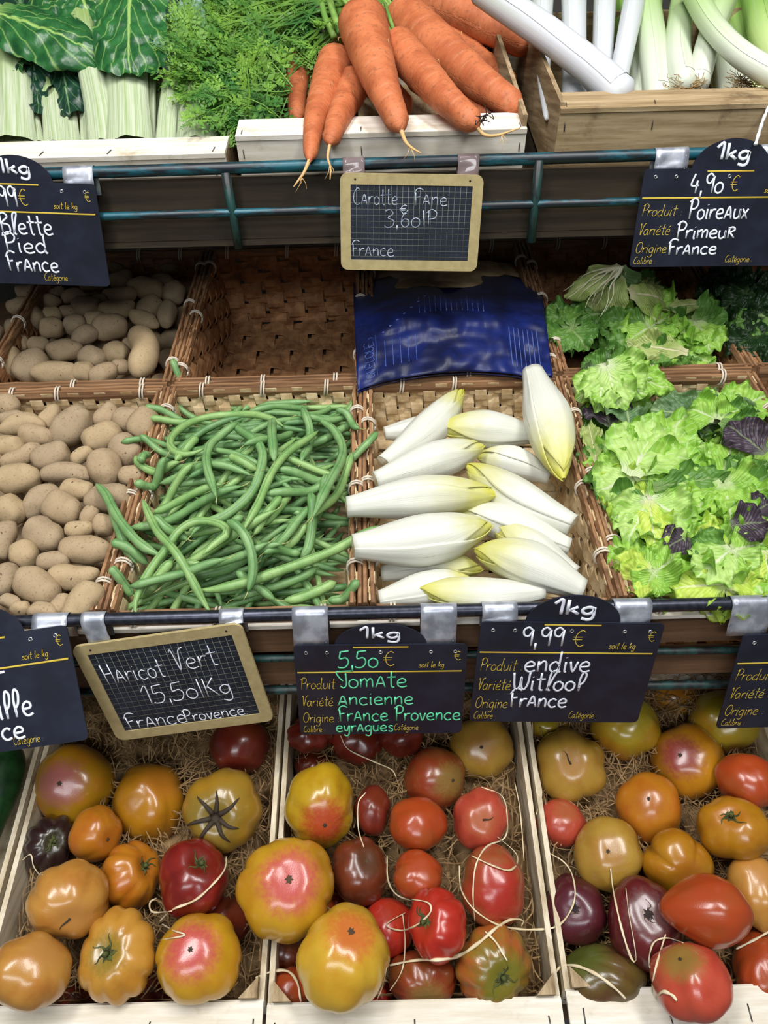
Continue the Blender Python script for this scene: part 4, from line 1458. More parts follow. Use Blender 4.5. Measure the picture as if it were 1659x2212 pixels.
# ------------------------------------------------------------------ leaves
def leaf_mat(name, a, b, rib, rough=.4, veins=9, vein_k=.5, rib_w=.07, trans=.25, edge=None, spec=.4, vslope=.55, wob=.12):
    t = NT(name, rough, spec)
    uv = t.n('ShaderNodeUVMap').outputs[0]
    sp = t.n('ShaderNodeSeparateXYZ')
    t.l(uv, sp.inputs[0])
    w = t.math('ABSOLUTE', t.math('SUBTRACT', t.math('MULTIPLY', sp.outputs[0], 2.0), 1.0))
    s = sp.outputs[1]
    n1 = t.noise(t.coord(), 40, 4, .6)
    c = t.mix(t.ramp(n1, .35, .68), a, b)
    if edge:
        c = t.mix(t.ramp(t.math('ADD', t.math('MAXIMUM', w, t.math('SUBTRACT', s, .05)), t.math('MULTIPLY', n1, .3)), .85, 1.15), c, edge)
    n2 = t.noise(t.coord(), 14, 2, .5)
    ph = t.math('SUBTRACT', s, t.math('MULTIPLY', t.math('POWER', w, .8), vslope))
    ph = t.math('ADD', ph, t.math('MULTIPLY', n2, wob))
    fr_ = t.math('ABSOLUTE', t.math('SUBTRACT', t.math('FRACT', t.math('MULTIPLY', ph, float(veins))), .5))
    vm = t.ramp(fr_, .10, .0, 0, vein_k)
    c = t.mix(vm, c, rib)
    ribm = t.ramp(t.math('ADD', w, t.math('MULTIPLY', s, rib_w * .8)), rib_w * 1.6, rib_w * .5, 0, 1)
    c = t.mix(ribm, c, rib)
    base = t.ramp(s, .22, .0, 0, .8)
    c = t.mix(base, c, rib)
    t.col(c)
    hgt = t.math('ADD', t.math('MULTIPLY', fr_, 1.2), t.math('MULTIPLY', t.noise(t.coord(), 110, 3, .6), .6))
    t.bump(hgt, .45, .002)
    if trans:
        tr = t.n('ShaderNodeBsdfTranslucent')
        t.l(c, tr.inputs[0])
        mx = t.n('ShaderNodeMixShader')
        mx.inputs[0].default_value = trans
        out = [n for n in t.t.nodes if n.type == 'OUTPUT_MATERIAL'][0]
        t.l(t.b.outputs[0], mx.inputs[1])
        t.l(tr.outputs[0], mx.inputs[2])
        t.l(mx.outputs[0], out.inputs[0])
    return t.m


LM = {
    'b': leaf_mat('bright_lettuce_leaf', sr(166, 208, 88), sr(136, 188, 64), sr(206, 220, 170), edge=sr(124, 176, 54)),
    'p': leaf_mat('pale_lettuce_leaf', sr(190, 220, 128), sr(166, 206, 100), sr(218, 226, 190), edge=sr(140, 188, 70)),
    'y': leaf_mat('yellow_green_lettuce_leaf', sr(204, 224, 98), sr(182, 212, 72), sr(224, 226, 178), edge=sr(150, 190, 60)),
    'd': leaf_mat('dark_green_lettuce_leaf', sr(104, 150, 62), sr(76, 122, 50), sr(146, 172, 108), edge=sr(82, 128, 52)),
    'g': leaf_mat('grey_green_lettuce_leaf', sr(100, 134, 88), sr(78, 112, 70), sr(160, 180, 130), edge=sr(110, 140, 90)),
    'v': leaf_mat('purple_lettuce_leaf', sr(76, 62, 78), sr(58, 46, 58), sr(120, 130, 100), edge=sr(64, 48, 66)),
    'k': leaf_mat('blackish_green_leaf', sr(30, 58, 26), sr(20, 42, 20), sr(66, 92, 48)),
    'w': leaf_mat('wilted_lettuce_leaf', sr(178, 192, 116), sr(146, 168, 84), sr(232, 222, 184), veins=16, vein_k=.5),
    'chard': leaf_mat('chard_leaf', sr(44, 104, 50), sr(24, 74, 36), sr(150, 184, 100), .34, 4, .5, .05, .08, spec=.5, vslope=.8, wob=.35),
    'chard_dark': leaf_mat('dark_chard_leaf', sr(26, 62, 44), sr(18, 48, 36), sr(110, 146, 96), .36, 5, .35, .05, .06, spec=.5, wob=.35),
    'chard_back': leaf_mat('grey_chard_leaf_underside', sr(120, 152, 136), sr(98, 130, 116), sr(180, 200, 170), .4, 5, .4, .05, .06),
}
M['lettuce_core'] = plain('white_lettuce_stem', sr(206, 206, 180), .6, .3, 0, (50, sr(176, 168, 136)))


def leaf(parent, B, T, width, nrm, mat, seed, ruffle=.012, curl=.1, cup=.15, freq=55, name='leaf', n1=30, n2=28, blister=.003, root=.24, tipr=.20, tmid=.45, droop=0.0):
    L = (T - B).length
    d = (T - B) / max(L, 1e-6)
    side = d.cross(nrm).normalized()
    up = side.cross(d).normalized()
    hw = width / 2
    g, uv = [], []
    so = V((seed * 7.31, seed * 3.17, seed * 1.73))
    for i in range(n1 + 1):
        s = i / n1
        row = []
        q = min(1, s / tmid)
        wp = root + (1 - root) * (q * q * (3 - 2 * q))
        wp *= 1 - .38 * max(0, (s - .75) / .25) ** 2.5
        for j in range(n2 + 1):
            w = -1 + 2 * j / n2
            e = max(abs(w) ** 1.5, max(0, (s - .6) / .4) ** 1.5) * min(1, s * 2.2)
            along = s * L * (1 - tipr * abs(w) ** 2.2 * s)
            p2 = V((w * hw * wp, along, 0))
            nz = noise.noise(V((p2.x * freq, p2.y * freq, 0)) + so) + .6 * noise.noise(V((p2.x * freq * 2.4, p2.y * freq * 2.4, 5)) + so)
            nx = noise.noise(V((p2.x * freq * 1.3, p2.y * freq * 1.3, 9)) + so)
            ny = noise.noise(V((p2.x * freq * 1.3, p2.y * freq * 1.3, 19)) + so)
            h = ruffle * e * nz * 2.1 + blister * noise.noise(V((p2.x * 90, p2.y * 90, 3)) + so)
            h += cup * hw * w * w * wp - curl * L * (s * s - s * .35) - droop * L * max(0, s - .5) ** 2 * 4
            # slight groove along the rib
            h -= .0015 * math.exp(-(w / .08) ** 2)
            row.append(B + d * (along + ruffle * .35 * e * ny) + side * (p2.x + ruffle * .45 * e * nx) + up * h)
            uv.append((j / n2, s))
        g.append(row)
    b = MB().sheet(g)
    return b.build(name, mat, parent, True, uv=uv)


def c4(x, y): return (1180 + x / 3.463, 720 + y / 3.463)
def c6(x, y): return (1180 + x / 3.463, 560 + y / 3.463)


def head(label, cen, ch, leaves, cf, seed, group, fill=(8, .06, 'b'), core=None, pl=PB, rf=.012):
    C = pl.px(*cf(*cen), ch - .02)
    rt = empty('lettuce', C)
    tag(rt, label, 'lettuce', group)
    rnd = random.Random(seed)
    toC = (CAM - C).normalized()
    n = (pl.N * .6 + toC * .6).normalized()
    b = MB().tube([C - pl.N * .03, C - pl.N * .012, C + pl.N * .002], [.012, .014, .008], 10)
    b.build('core', M['lettuce_core'], rt)
    # lower leaves all round
    nf, rad, fm = fill
    for k in range(nf):
        g = 2 * math.pi * (k + rnd.uniform(0, .6)) / nf
        r = rad * rnd.uniform(.75, 1.2)
        T = C + pl.X * (math.cos(g) * r) + pl.T * (math.sin(g) * r) + pl.N * rnd.uniform(-.012, .012)
        leaf(rt, C - pl.N * .006, T, r * rnd.uniform(.9, 1.4), n, LM[fm[k % len(fm)]], seed * 10 + k, rf, rnd.uniform(.0, .2), rnd.uniform(.05, .35))
    for k, L_ in enumerate(leaves):
        bx, by, tx, ty, w, hb, ht, m = L_[:8]
        ex = L_[8] if len(L_) > 8 else {}
        B, T = pl.px(*cf(bx, by), hb), pl.px(*cf(tx, ty), ht)
        wd = 1.22 * w / 3.463 * (B - CAM).dot(FW) / FPX
        kw = dict(ruffle=rf, curl=.12, cup=.12)
        kw.update(ex)
        leaf(rt, B, T, wd, n, LM[m], seed * 20 + 5 + k, **kw)
    return rt


GL = 'lettuce heads in the front basket'
flat = dict(ruffle=.009, curl=.05, cup=.05, blister=.004)
head('lettuce at the back left, its leaves fanning down from a white stem on the rim', (450, 250), .03,
     [(450, 240, 640, 200, 160, .035, .03, 'd'), (450, 240, 960, 420, 230, .03, .01, 'b'), (450, 230, 790, 340, 260, .035, .02, 'p'), (440, 240, 250, 500, 230, .035, .005, 'p'), (440, 240, 390, 560, 240, .04, .01, 'p'),
      (450, 240, 560, 580, 260, .042, .01, 'p'), (460, 240, 740, 470, 250, .04, .012, 'p')], c4, 1, GL, (6, .05, 'dg'))
head('dark ruffled lettuce at the back right, below the empty woven wall', (1260, 620), .0,
     [(1260, 640, 1060, 460, 300, -.01, .0, 'g'), (1260, 640, 800, 560, 300, -.01, .0, 'g'), (1270, 640, 1350, 400, 270, .0, .012, 'b'), (1300, 640, 1600, 660, 260, .0, .0, 'd'), (1300, 600, 1680, 440, 300, .0, .01, 'b'), (1260, 640, 1080, 540, 260, .0, .012, 'b'),
      (1300, 640, 1440, 560, 230, .0, .014, 'b'), (1300, 660, 1560, 790, 200, .0, .0, 'd')], c4, 2, GL, (8, .055, 'dg'))
head('lettuce with the broadest flat veined leaf, at the middle left', (650, 1040), .022,
     [(640, 1060, 330, 830, 300, .008, .008, 'b'), (640, 1050, 1300, 1000, 420, .014, .014, 'b', flat), (640, 1060, 380, 1190, 330, .014, .012, 'p'), (640, 1060, 1080, 560, 420, .012, .022, 'b'), (640, 1060, 1210, 800, 460, .016, .018, 'p', flat), (630, 1060, 860, 660, 520, .022, .03, 'p', flat)], c4, 3, GL, (8, .07, 'bd'))
head('ruffled bright lettuce at the middle right, below the purple leaf', (1330, 1140), .018,
     [(1300, 1120, 1420, 740, 300, .008, .016, 'b'), (1330, 1120, 1640, 1000, 300, .004, .01, 'd'), (1330, 1120, 1660, 1180, 330, .012, .016, 'b'), (1330, 1130, 1560, 1360, 300, .014, .016, 'b'), (1330, 1130, 1400, 1400, 320, .016, .02, 'b'), (1320, 1120, 1120, 1300, 280, .014, .018, 'b'), (800, 1150, 1360, 1060, 240, .012, .02, 'd', flat)], c4, 4, GL, (8, .06, 'db'))
head('pale lettuce at the lower middle with frayed whitish leaves', (760, 1250), .024,
     [(760, 1250, 440, 1280, 250, .01, .004, 'd'), (760, 1250, 500, 1380, 270, .02, .014, 'p'), (760, 1260, 1000, 1580, 280, .018, .018, 'p'), (750, 1260, 620, 1540, 300, .022, .018, 'p'), (780, 1240, 1060, 1400, 320, .026, .022, 'p'), (770, 1250, 820, 1600, 240, .024, .022, 'y')], c4, 5, GL, (8, .06, 'by'))
head('bright lettuce at the lower right with a white ribbed leaf', (1380, 1640), .02,
     [(1380, 1640, 1060, 1600, 300, .008, .012, 'd'), (1390, 1620, 1640, 1560, 300, .01, .012, 'b'), (1390, 1610, 1130, 1820, 340, .022, .018, 'p', flat), (1390, 1620, 1290, 1850, 280, .022, .014, 'b'), (1390, 1620, 1530, 1820, 300, .022, .014, 'p'), (1640, 1620, 1680, 1860, 260, .02, .01, 'y')], c4, 6, GL, (8, .06, 'by'))
head('yellow green lettuce at the front left of its basket, against the rim', (760, 1800), .012,
     [(800, 1800, 470, 1540, 280, .006, .006, 'b'), (800, 1780, 500, 1720, 250, .008, .008, 'y'), (800, 1800, 560, 1880, 260, .008, .002, 'y'), (800, 1780, 720, 1620, 260, .01, .012, 'b'), (820, 1780, 980, 1660, 280, .01, .012, 'b'), (800, 1780, 740, 1960, 260, .01, .0, 'b'), (800, 1790, 960, 1930, 260, .012, .004, 'b')], c4, 7, GL, (8, .05, 'yb'))
head('yellow lettuce lying along the rail at the front right', (1330, 1900), .006,
     [(1330, 1880, 900, 1900, 300, .01, .004, 'y', flat), (1330, 1880, 1640, 1800, 330, .01, .008, 'y'), (1320, 1880, 1100, 1990, 280, .008, -.004, 'y'), (1340, 1900, 1480, 2000, 280, .006, -.006, 'y'), (1400, 1900, 1680, 1960, 280, .006, -.004, 'y')], c4, 8, GL, (7, .05, 'y'))
# loose single leaves
for k, (bx, by, tx, ty, w, hb, ht, m, lb) in enumerate([
        (1640, 900, 1345, 655, 190, .02, .03, 'v', 'loose purple lettuce leaf at the upper right of the front basket'),
        (1380, 1440, 1640, 1400, 220, .018, .026, 'v', 'loose shiny purple leaf at the lower right of the front basket'),
        (1560, 1330, 1680, 1260, 170, .02, .028, 'v', 'small dark purple leaf at the right edge of the front basket'),
        (380, 980, 310, 620, 100, .005, .012, 'w', 'whitish stalk of a loose leaf standing against the left rim'),
        (480, 700, 430, 500, 220, -.012, -.008, 'v', 'dark purple leaf shaded under the back left lettuce'),
        (1060, 1520, 900, 1590, 170, .016, .022, 'v', 'brownish purple leaf tip between the two lower lettuces'),
        (620, 690, 600, 530, 200, .0, .006, 'g', 'grey green curly leaf behind the broadest flat leaf')]):
    B, T = PB.px(*c4(bx, by), hb), PB.px(*c4(tx, ty), ht)
    wd = 1.6 * w / 3.463 * (B - CAM).dot(FW) / FPX
    n = (PB.N * .6 + (CAM - B).normalized() * .6).normalized()
    o = leaf(None, B, T, wd, n, LM[m], 300 + k, .010, .15, .35, name='lettuce_leaf')
    tag(o, lb, 'lettuce leaf', 'loose lettuce leaves')
# hidden bed of leaves: more heads below the top ones
for i in range(2):
    for j in range(4):
        x = BX[3] + .08 + i * .15
        tt = T0 + .06 + j * .095
        C = PB.pt(x, tt, -.075)
        rt = empty('lettuce', C)
        tag(rt, 'green lettuce lying buried under the top heads of the front basket', 'lettuce', 'buried lettuce heads in the front basket')
        MB().tube([C, C + PB.N * .02], [.014, .010], 10).build('core', M['lettuce_core'], rt)
        for k in range(7):
            g = 2 * math.pi * k / 7 + i + j
            T = C + PB.X * (math.cos(g) * .065) + PB.T * (math.sin(g) * .06) + PB.N * (.045 + .012 * math.sin(k * 2.1 + i))
            leaf(rt, C + PB.N * .01, T, .085, (PB.N + PB.T * -.3).normalized(), LM['bdyb'[k % 4]], 500 + i * 40 + j * 9 + k, .011, .15, .2, n1=16, n2=14)

GB = 'lettuce heads in the shaded basket'
wil = dict(ruffle=.005, curl=.12, cup=-.25, blister=.002, droop=.12)
head('wilted lettuce with pale fanning ribs, peaked under the leek price sign', (600, 330), .02,
     [(640, 330, 130, 470, 330, .02, .0, 'd'), (620, 250, 960, 280, 330, .06, .03, 'w', wil), (640, 250, 1010, 310, 260, .05, .01, 'w'), (560, 60, 300, 360, 360, .085, .02, 'w', wil), (560, 50, 570, 330, 260, .09, .03, 'g', wil), (560, 60, 130, 240, 160, .085, .05, 'w', wil)], c6, 21, GB, (9, .075, 'dbd'))
wl = bpy.data.objects[[o.name for o in COL.objects if o.get('label', '').startswith('wilted lettuce')][0]]
for k in range(9):
    q = k / 8
    tx, ty = 120 + 330 * q, 240 + 170 * q + 40 * math.sin(k * 2)
    pts = []
    for i in range(8):
        f_ = i / 7
        x = 560 + (tx - 560) * f_ + 14 * math.sin(f_ * 9 + k)
        y = 58 + (ty - 58) * f_ - 50 * math.sin(math.pi * f_) * (1 - q * .7)
        pts.append(PB.px(*c6(x, y), .093 - .05 * f_ ** 1.3))
    MB().tube(catmull(pts, 3), [.0020 * (1 - .8 * i / 21) for i in range(22)], 6).build('leaf_rib', M['lettuce_core'], wl)
head('ruffled green lettuce in front of the wilted one, in the shaded basket', (760, 520), .015,
     [(760, 500, 500, 640, 300, .012, .01, 'd'), (760, 520, 400, 480, 280, .012, .014, 'd'), (760, 520, 940, 400, 300, .016, .02, 'b'), (780, 520, 880, 640, 260, .016, .012, 'b'), (780, 500, 620, 600, 260, .018, .014, 'b'), (780, 500, 700, 400, 240, .014, .024, 'b')], c6, 22, GB, (9, .075, 'dbd'))
head('green lettuce with smooth leaves at the right of the shaded basket', (1130, 480), .01,
     [(1100, 460, 1380, 380, 260, .012, .014, 'd'), (1120, 460, 1080, 640, 260, .012, .004, 'b', flat), (1130, 460, 1240, 700, 260, .014, .0, 'b', flat), (1120, 480, 1000, 560, 230, .014, .012, 'b', flat), (1130, 460, 1290, 560, 220, .01, .01, 'd'), (1170, 330, 940, 340, 120, .02, .03, 'w', wil)], c6, 23, GB, (8, .07, 'db'))
head('lettuce lying on the basket rim with its cut white stem pointing right', (980, 680), .012,
     [(1060, 700, 600, 620, 180, .022, .022, 'w', flat), (1060, 700, 640, 700, 170, .018, .016, 'd'), (1040, 690, 760, 740, 170, .016, .01, 'b')], c6, 24, GB, (6, .05, 'db'))
head('dark lettuce at the left of the shaded basket, beside the blue bag', (180, 520), .0,
     [(180, 520, 60, 320, 240, .006, .02, 'd'), (180, 520, 60, 640, 240, .006, .004, 'd'), (190, 520, 300, 640, 260, .008, .006, 'd'), (180, 500, 240, 360, 240, .008, .016, 'd')], c6, 25, GB, (8, .07, 'kd'))
for k, (cx_, cy_) in enumerate(((1500, 250), (1640, 430), (1560, 560))):
    head('%s blackish green head at the right edge under the upper shelf' % ('topmost', 'middle', 'lowest')[k], (cx_, cy_), .03 - k * .012,
         [(cx_, cy_, cx_ - 220, cy_ - 120, 240, .03 - k * .01, .035 - k * .01, 'k'), (cx_, cy_, cx_ - 180, cy_ + 120, 260, .03 - k * .01, .02 - k * .01, 'd' if k == 1 else 'k'), (cx_, cy_, cx_ + 60, cy_ + 180, 260, .03 - k * .01, .02 - k * .01, 'k')],
         c6, 30 + k, 'dark greens in the far right basket', (9, .075, 'k'))

# ------------------------------------------------------------------ blue bag lying in the third shaded basket
t = NT('blue_plastic_film', .42, .35)
n1 = t.noise(t.coord(), 18, 4, .6)
t.col(t.mix(t.ramp(n1, .35, .7), sr(14, 20, 54), sr(22, 36, 98)))
n2 = t.noise(t.coord('Object', (1, 2, 2)), 26, 4, .6)
t.bump(n2, .15, .003)
M['film'] = t.m
M['print'] = plain('pale_blue_print', sr(70, 92, 156), .5)
M['kraft'] = plain('crumpled_kraft_paper', sr(196, 168, 128), .8, .2, 0, (30, sr(160, 132, 98)))
top_l, top_r = (763, 618), (1168, 612)
bot_l, bot_r = (772, 846), (1194, 812)
bag = empty('bag', PB.px(980, 740, -.02))
tag(bag, 'dark blue printed plastic bag slumped over the endive basket rim', 'bag')


def bag_pt(a, b_, lift=0.0):
    """a left to right, b_ back to front"""
    sagx = .5 * math.sin(math.pi * a)
    u = (top_l[0] * (1 - a) + top_r[0] * a) * (1 - b_) + (bot_l[0] * (1 - a) + bot_r[0] * a) * b_
    v = (top_l[1] * (1 - a) + top_r[1] * a - 34 * math.sin(math.pi * a)) * (1 - b_) + (bot_l[1] * (1 - a) + bot_r[1] * a - 26 * math.sin(math.pi * min(1, a * 1.15)) ** .7) * b_
    h = .010 + .034 * math.sin(math.pi * min(1, b_ * .85 + .10)) * (.5 + .5 * math.sin(math.pi * a)) - .03 * max(0, 1 - b_ * 3)
    h += .011 * noise.noise(V((a * 5, b_ * 3.5, 1))) + .005 * noise.noise(V((a * 14, b_ * 6, 4))) + .002 * noise.noise(V((a * 5, b_ * 14, 8)))
    return PB.px(u, v, h + lift)


NA, NB_ = 60, 40
g = [[bag_pt(j / NA, i / NB_) for j in range(NA + 1)] for i in range(NB_ + 1)]
MB().sheet(g, .0012).build('film', M['film'], bag)
# the side of the bag that rests in the basket
g2 = []
for i in range(NB_ + 1):
    row = []
    for j in range(NA + 1):
        p = bag_pt(j / NA, i / NB_)
        x, t_, h = PB.loc(p)
        k_ = min(1, math.sin(math.pi * j / NA) * 4) * min(1, (1 - i / NB_) * 4)
        row.append(PB.pt(x, t_ + .02 * (1 - i / NB_), h - .004 - .055 * k_))
    g2.append(row)
MB().sheet(g2, .001).build('film_underside', M['film'], bag)
g3 = []
for i in range(13):
    row = []
    for j in range(31):
        a = .04 + .92 * j / 30
        u = 775 + 395 * a
        v = 640 - 60 * (i / 12) - 20 * math.sin(math.pi * a)
        h = -.012 + .045 * math.sin(math.pi * a) - .02 * i / 12 + .010 * noise.noise(V((a * 7, i * .3, 2))) + .006 * noise.noise(V((a * 20, i * .5, 7)))
        row.append(PB.px(u, v, h - .01))
    g3.append(row)
MB().sheet(g3, .001).build('paper_liner', M['kraft'], bag)
for (k0, n_, a0, da, b0, b1, w_) in ((0, 7, .80, .024, .52, .92, .0009), (0, 13, .34, .028, .24, .40, .0007), (0, 5, .15, .04, .6, .85, .0006), (0, 1, .105, 0, .52, .92, .0005)):
    for k in range(n_):
        b = MB().tube([bag_pt(a0 + da * k, b0 + (b1 - b0) * i / 10, .0012) for i in range(11)], w_, 4)
        b.build('printed_line', M['print'], bag)
for k in range(7):
    q = bag_pt(.14 + .038 * k, .52 - .045 * k, .0012)
    MB().tube([q, q + PB.X * .004 + PB.T * .002], .0014, 5).build('printed_dot', M['print'], bag)

# ------------------------------------------------------------------ stroke lettering
GLY = {
    'a': ([[(.42, .40), (.26, .5), (.08, .36), (.06, .14), (.18, 0), (.34, .10), (.42, .42)], [(.42, .46), (.42, .10), (.50, 0)]], .56),
    'b': ([[(.08, 1), (.08, 0)], [(.08, .30), (.24, .5), (.42, .36), (.40, .12), (.24, 0), (.08, .08)]], .52),
    'c': ([[(.42, .42), (.26, .5), (.08, .36), (.07, .15), (.22, 0), (.44, .06)]], .50),
    'd': ([[(.42, .36), (.26, .5), (.08, .36), (.06, .14), (.20, 0), (.38, .10), (.43, .3)], [(.43, 1), (.43, .08), (.52, 0)]], .58),
    'e': ([[(.08, .24), (.38, .28), (.40, .42), (.25, .5), (.08, .36), (.08, .12), (.24, 0), (.48, .06)]], .52),
    'f': ([[(.40, .92), (.26, 1.0), (.16, .82), (.15, 0)], [(.0, .5), (.34, .5)]], .38),
    'g': ([[(.42, .42), (.26, .5), (.08, .36), (.08, .14), (.22, .02), (.38, .14), (.43, .46)], [(.43, .48), (.43, -.2), (.28, -.38), (.06, -.28)]], .54),
    'h': ([[(.08, 1), (.08, 0)], [(.08, .28), (.26, .5), (.40, .38), (.42, 0)]], .52),
    'i': ([[(.1, .5), (.1, .06), (.16, 0)], [(.1, .72), (.11, .70)]], .24),
    'k': ([[(.08, 1), (.08, 0)], [(.40, .52), (.1, .22)], [(.2, .3), (.44, 0)]], .50),
    'l': ([[(.1, 1), (.1, .1), (.2, 0)]], .26),
    'm': ([[(.07, .5), (.07, 0)], [(.07, .3), (.22, .5), (.32, .4), (.33, 0)], [(.33, .3), (.48, .5), (.58, .4), (.60, 0)]], .70),
    'n': ([[(.07, .5), (.07, 0)], [(.07, .28), (.25, .5), (.38, .40), (.40, 0)]], .50),
    'o': ([[(.25, .5), (.08, .40), (.06, .14), (.22, 0), (.40, .10), (.42, .36), (.25, .5)]], .50),
    'p': ([[(.08, .5), (.08, -.36)], [(.08, .32), (.24, .5), (.42, .36), (.40, .14), (.24, .02), (.08, .1)]], .52),
    'q': ([[(.42, .4), (.25, .5), (.08, .36), (.08, .14), (.22, .02), (.40, .15)], [(.42, .5), (.42, -.36)]], .54),
    'r': ([[(.07, .5), (.07, 0)], [(.07, .26), (.2, .47), (.38, .48)]], .40),
    's': ([[(.38, .44), (.22, .5), (.1, .38), (.34, .18), (.26, 0), (.06, .05)]], .44),
    't': ([[(.2, .92), (.2, .1), (.34, 0)], [(.02, .58), (.40, .60)]], .42),
    'u': ([[(.07, .5), (.07, .14), (.2, 0), (.38, .14), (.40, .5)], [(.40, .5), (.42, 0)]], .50),
    'v': ([[(.05, .5), (.2, 0), (.36, .5)]], .42),
    'w': ([[(.05, .5), (.16, 0), (.30, .4), (.44, 0), (.56, .5)]], .62),
    'x': ([[(.05, .5), (.38, 0)], [(.38, .5), (.05, 0)]], .44),
    'y': ([[(.06, .5), (.10, .16), (.24, .06), (.40, .5)], [(.42, .5), (.38, -.2), (.22, -.38), (.04, -.28)]], .50),
    'A': ([[(.04, 0), (.26, .62), (.46, 0)], [(.12, .22), (.40, .22)]], .54),
    'B': ([[(.08, 1), (.10, 0)], [(.0, .92), (.3, 1.02), (.46, .82), (.14, .54), (.46, .44), (.50, .14), (.26, -.02), (.02, .04)]], .58),
    'C': ([[(.50, .92), (.32, 1.0), (.08, .66), (.06, .26), (.26, .0), (.52, .08)]], .58),
    'E': ([[(.45, 1), (.08, .98), (.06, 0), (.46, .02)], [(.07, .5), (.38, .52)]], .52),
    'F': ([[(.08, .8), (.12, 0)], [(.0, .72), (.14, .98), (.34, 1.04), (.54, .94)], [(.10, .5), (.36, .54)]], .48),
    'H': ([[(.07, 1), (.12, 0)], [(.46, 1), (.50, 0)], [(.06, .5), (.52, .52)]], .58),
    'K': ([[(.08, 1), (.08, 0)], [(.46, .98), (.1, .46)], [(.18, .54), (.52, 0)]], .56),
    'O': ([[(.32, 1), (.08, .76), (.07, .24), (.30, 0), (.54, .24), (.54, .74), (.32, 1)]], .64),
    'P': ([[(.12, .92), (.12, 0)], [(.0, .84), (.26, 1.04), (.50, .86), (.42, .56), (.14, .48)]], .54),
    'R': ([[(.10, .62), (.10, 0)], [(.04, .58), (.28, .66), (.42, .5), (.12, .32)], [(.18, .32), (.44, 0)]], .50),
    'S': ([[(.44, .9), (.26, 1), (.08, .8), (.4, .36), (.28, 0), (.04, .08)]], .50),
    'T': ([[(.0, .94), (.62, 1.0)], [(.30, .96), (.28, 0)]], .50),
    'J': ([[(.66, .97), (.08, .94), (.0, .84), (.14, .56), (.28, .40)], [(.40, .84), (.43, .22), (.30, .0), (.16, .10)]], .50),
    'V': ([[(.02, .86), (.12, .94), (.24, 0), (.40, .86), (.60, 1.02)]], .50),
    'W': ([[(.02, .92), (.10, .2), (.2, .02), (.32, .2), (.36, .7), (.40, .2), (.52, .02), (.66, .3), (.70, .95)]], .76),
    '0': ([[(.26, .56), (.08, .40), (.08, .12), (.26, 0), (.44, .14), (.44, .42), (.26, .56)]], .52),
    '1': ([[(.02, .72), (.26, 1), (.26, 0)]], .38),
    '|': ([[(.1, 1), (.12, -.04)]], .24),
    '3': ([[(.06, .92), (.28, 1), (.44, .78), (.2, .54), (.48, .36), (.40, .06), (.16, -.02), (.02, .08)]], .54),
    '4': ([[(.20, 1), (.06, .42), (.46, .40)], [(.36, .66), (.34, 0)]], .54),
    '5': ([[(.50, .98), (.14, .94)], [(.14, .94), (.10, .54), (.36, .58), (.48, .34), (.34, .04), (.10, .0), (.0, .06)]], .54),
    '6': ([[(.40, .98), (.16, .66), (.08, .24), (.24, 0), (.44, .14), (.42, .40), (.22, .46), (.08, .26)]], .52),
    '9': ([[(.44, .84), (.26, 1), (.08, .84), (.12, .58), (.30, .52), (.44, .80)], [(.45, .88), (.45, 0)]], .54),
    ',': ([[(.1, .14), (.10, -.24)]], .22),
    ':': ([[(.08, .36), (.085, .34)], [(.08, .08), (.085, .06)]], .20),
    '.': ([[(.08, .04), (.085, .02)]], .18),
    '/': ([[(.26, 1), (.12, -.05)]], .30),
    '€': ([[(.56, .90), (.38, 1.0), (.16, .74), (.15, .28), (.36, 0), (.58, .10)], [(.0, .58), (.46, .58)], [(.0, .42), (.44, .42)]], .66),
    'L': ([[(.08, .0), (.30, .7), (.40, 1.0), (.26, 1.04), (.16, .8), (.14, .1), (.24, 0)]], .34),   # looped l
    'Q': ([[(.14, .1), (.12, .6), (.22, .98), (.36, .86), (.30, .5), (.14, .3)], [(.14, .3), (.14, 0)]], .40),   # looped f
    ' ': ([], .34),
}
ACC = {'é': 'e'}


class Board:
    """a flat board hung in a vertical plane: local x to the right, y down, from the top left corner"""
    def __init__(s, quad, y, pitch=0.0, z0=0.0):
        a = math.radians(pitch)
        s.P0, s.PN = V((0, y, z0)), V((0, -math.cos(a), math.sin(a)))
        q = [s.hit(u, v) for u, v in quad]
        TL, TR, BR, BL = q
        mt, mb = (TL + TR) / 2, (BL + BR) / 2
        s.ex = (TR - TL).normalized()
        dn = (mb - mt)
        s.W = ((TR - TL).length + (BR - BL).length) / 2
        s.n = s.PN
        s.ey = s.ex.cross(s.n).normalized()
        if s.ey.z > 0:
            s.ey = -s.ey
        s.H = dn.dot(s.ey)
        s.sk = dn.dot(s.ex) / s.H
        s.O = mt - s.ex * s.W / 2 + s.ex * 0
        s.O += s.ex * (dn.dot(s.ex) * .5)

    def hit(s, u, v):
        r = ray(u, v)
        return CAM + r * ((s.P0 - CAM).dot(s.PN) / r.dot(s.PN))

    def p(s, fx, fy, z=0.0):
        return s.O + s.ex * (fx * s.W) + s.ey * (fy * s.H) + s.n * z

    def m(s, x, y, z=0.0):
        return s.O + s.ex * x + s.ey * y + s.n * z

    def fpx(s, u, v):
        q = s.hit(u, v)
        d = q - s.O
        return d.dot(s.ex) / s.W, d.dot(s.ey) / s.H


def rrect(W, H, r, n=6):
    pts = []
    for cx, cy, a0 in ((W - r, r, -90), (W - r, H - r, 0), (r, H - r, 90), (r, r, 180)):
        for k in range(n + 1):
            a = math.radians(a0 + 90 * k / n)
            pts.append((cx + r * math.cos(a), cy + r * math.sin(a)))
    return pts


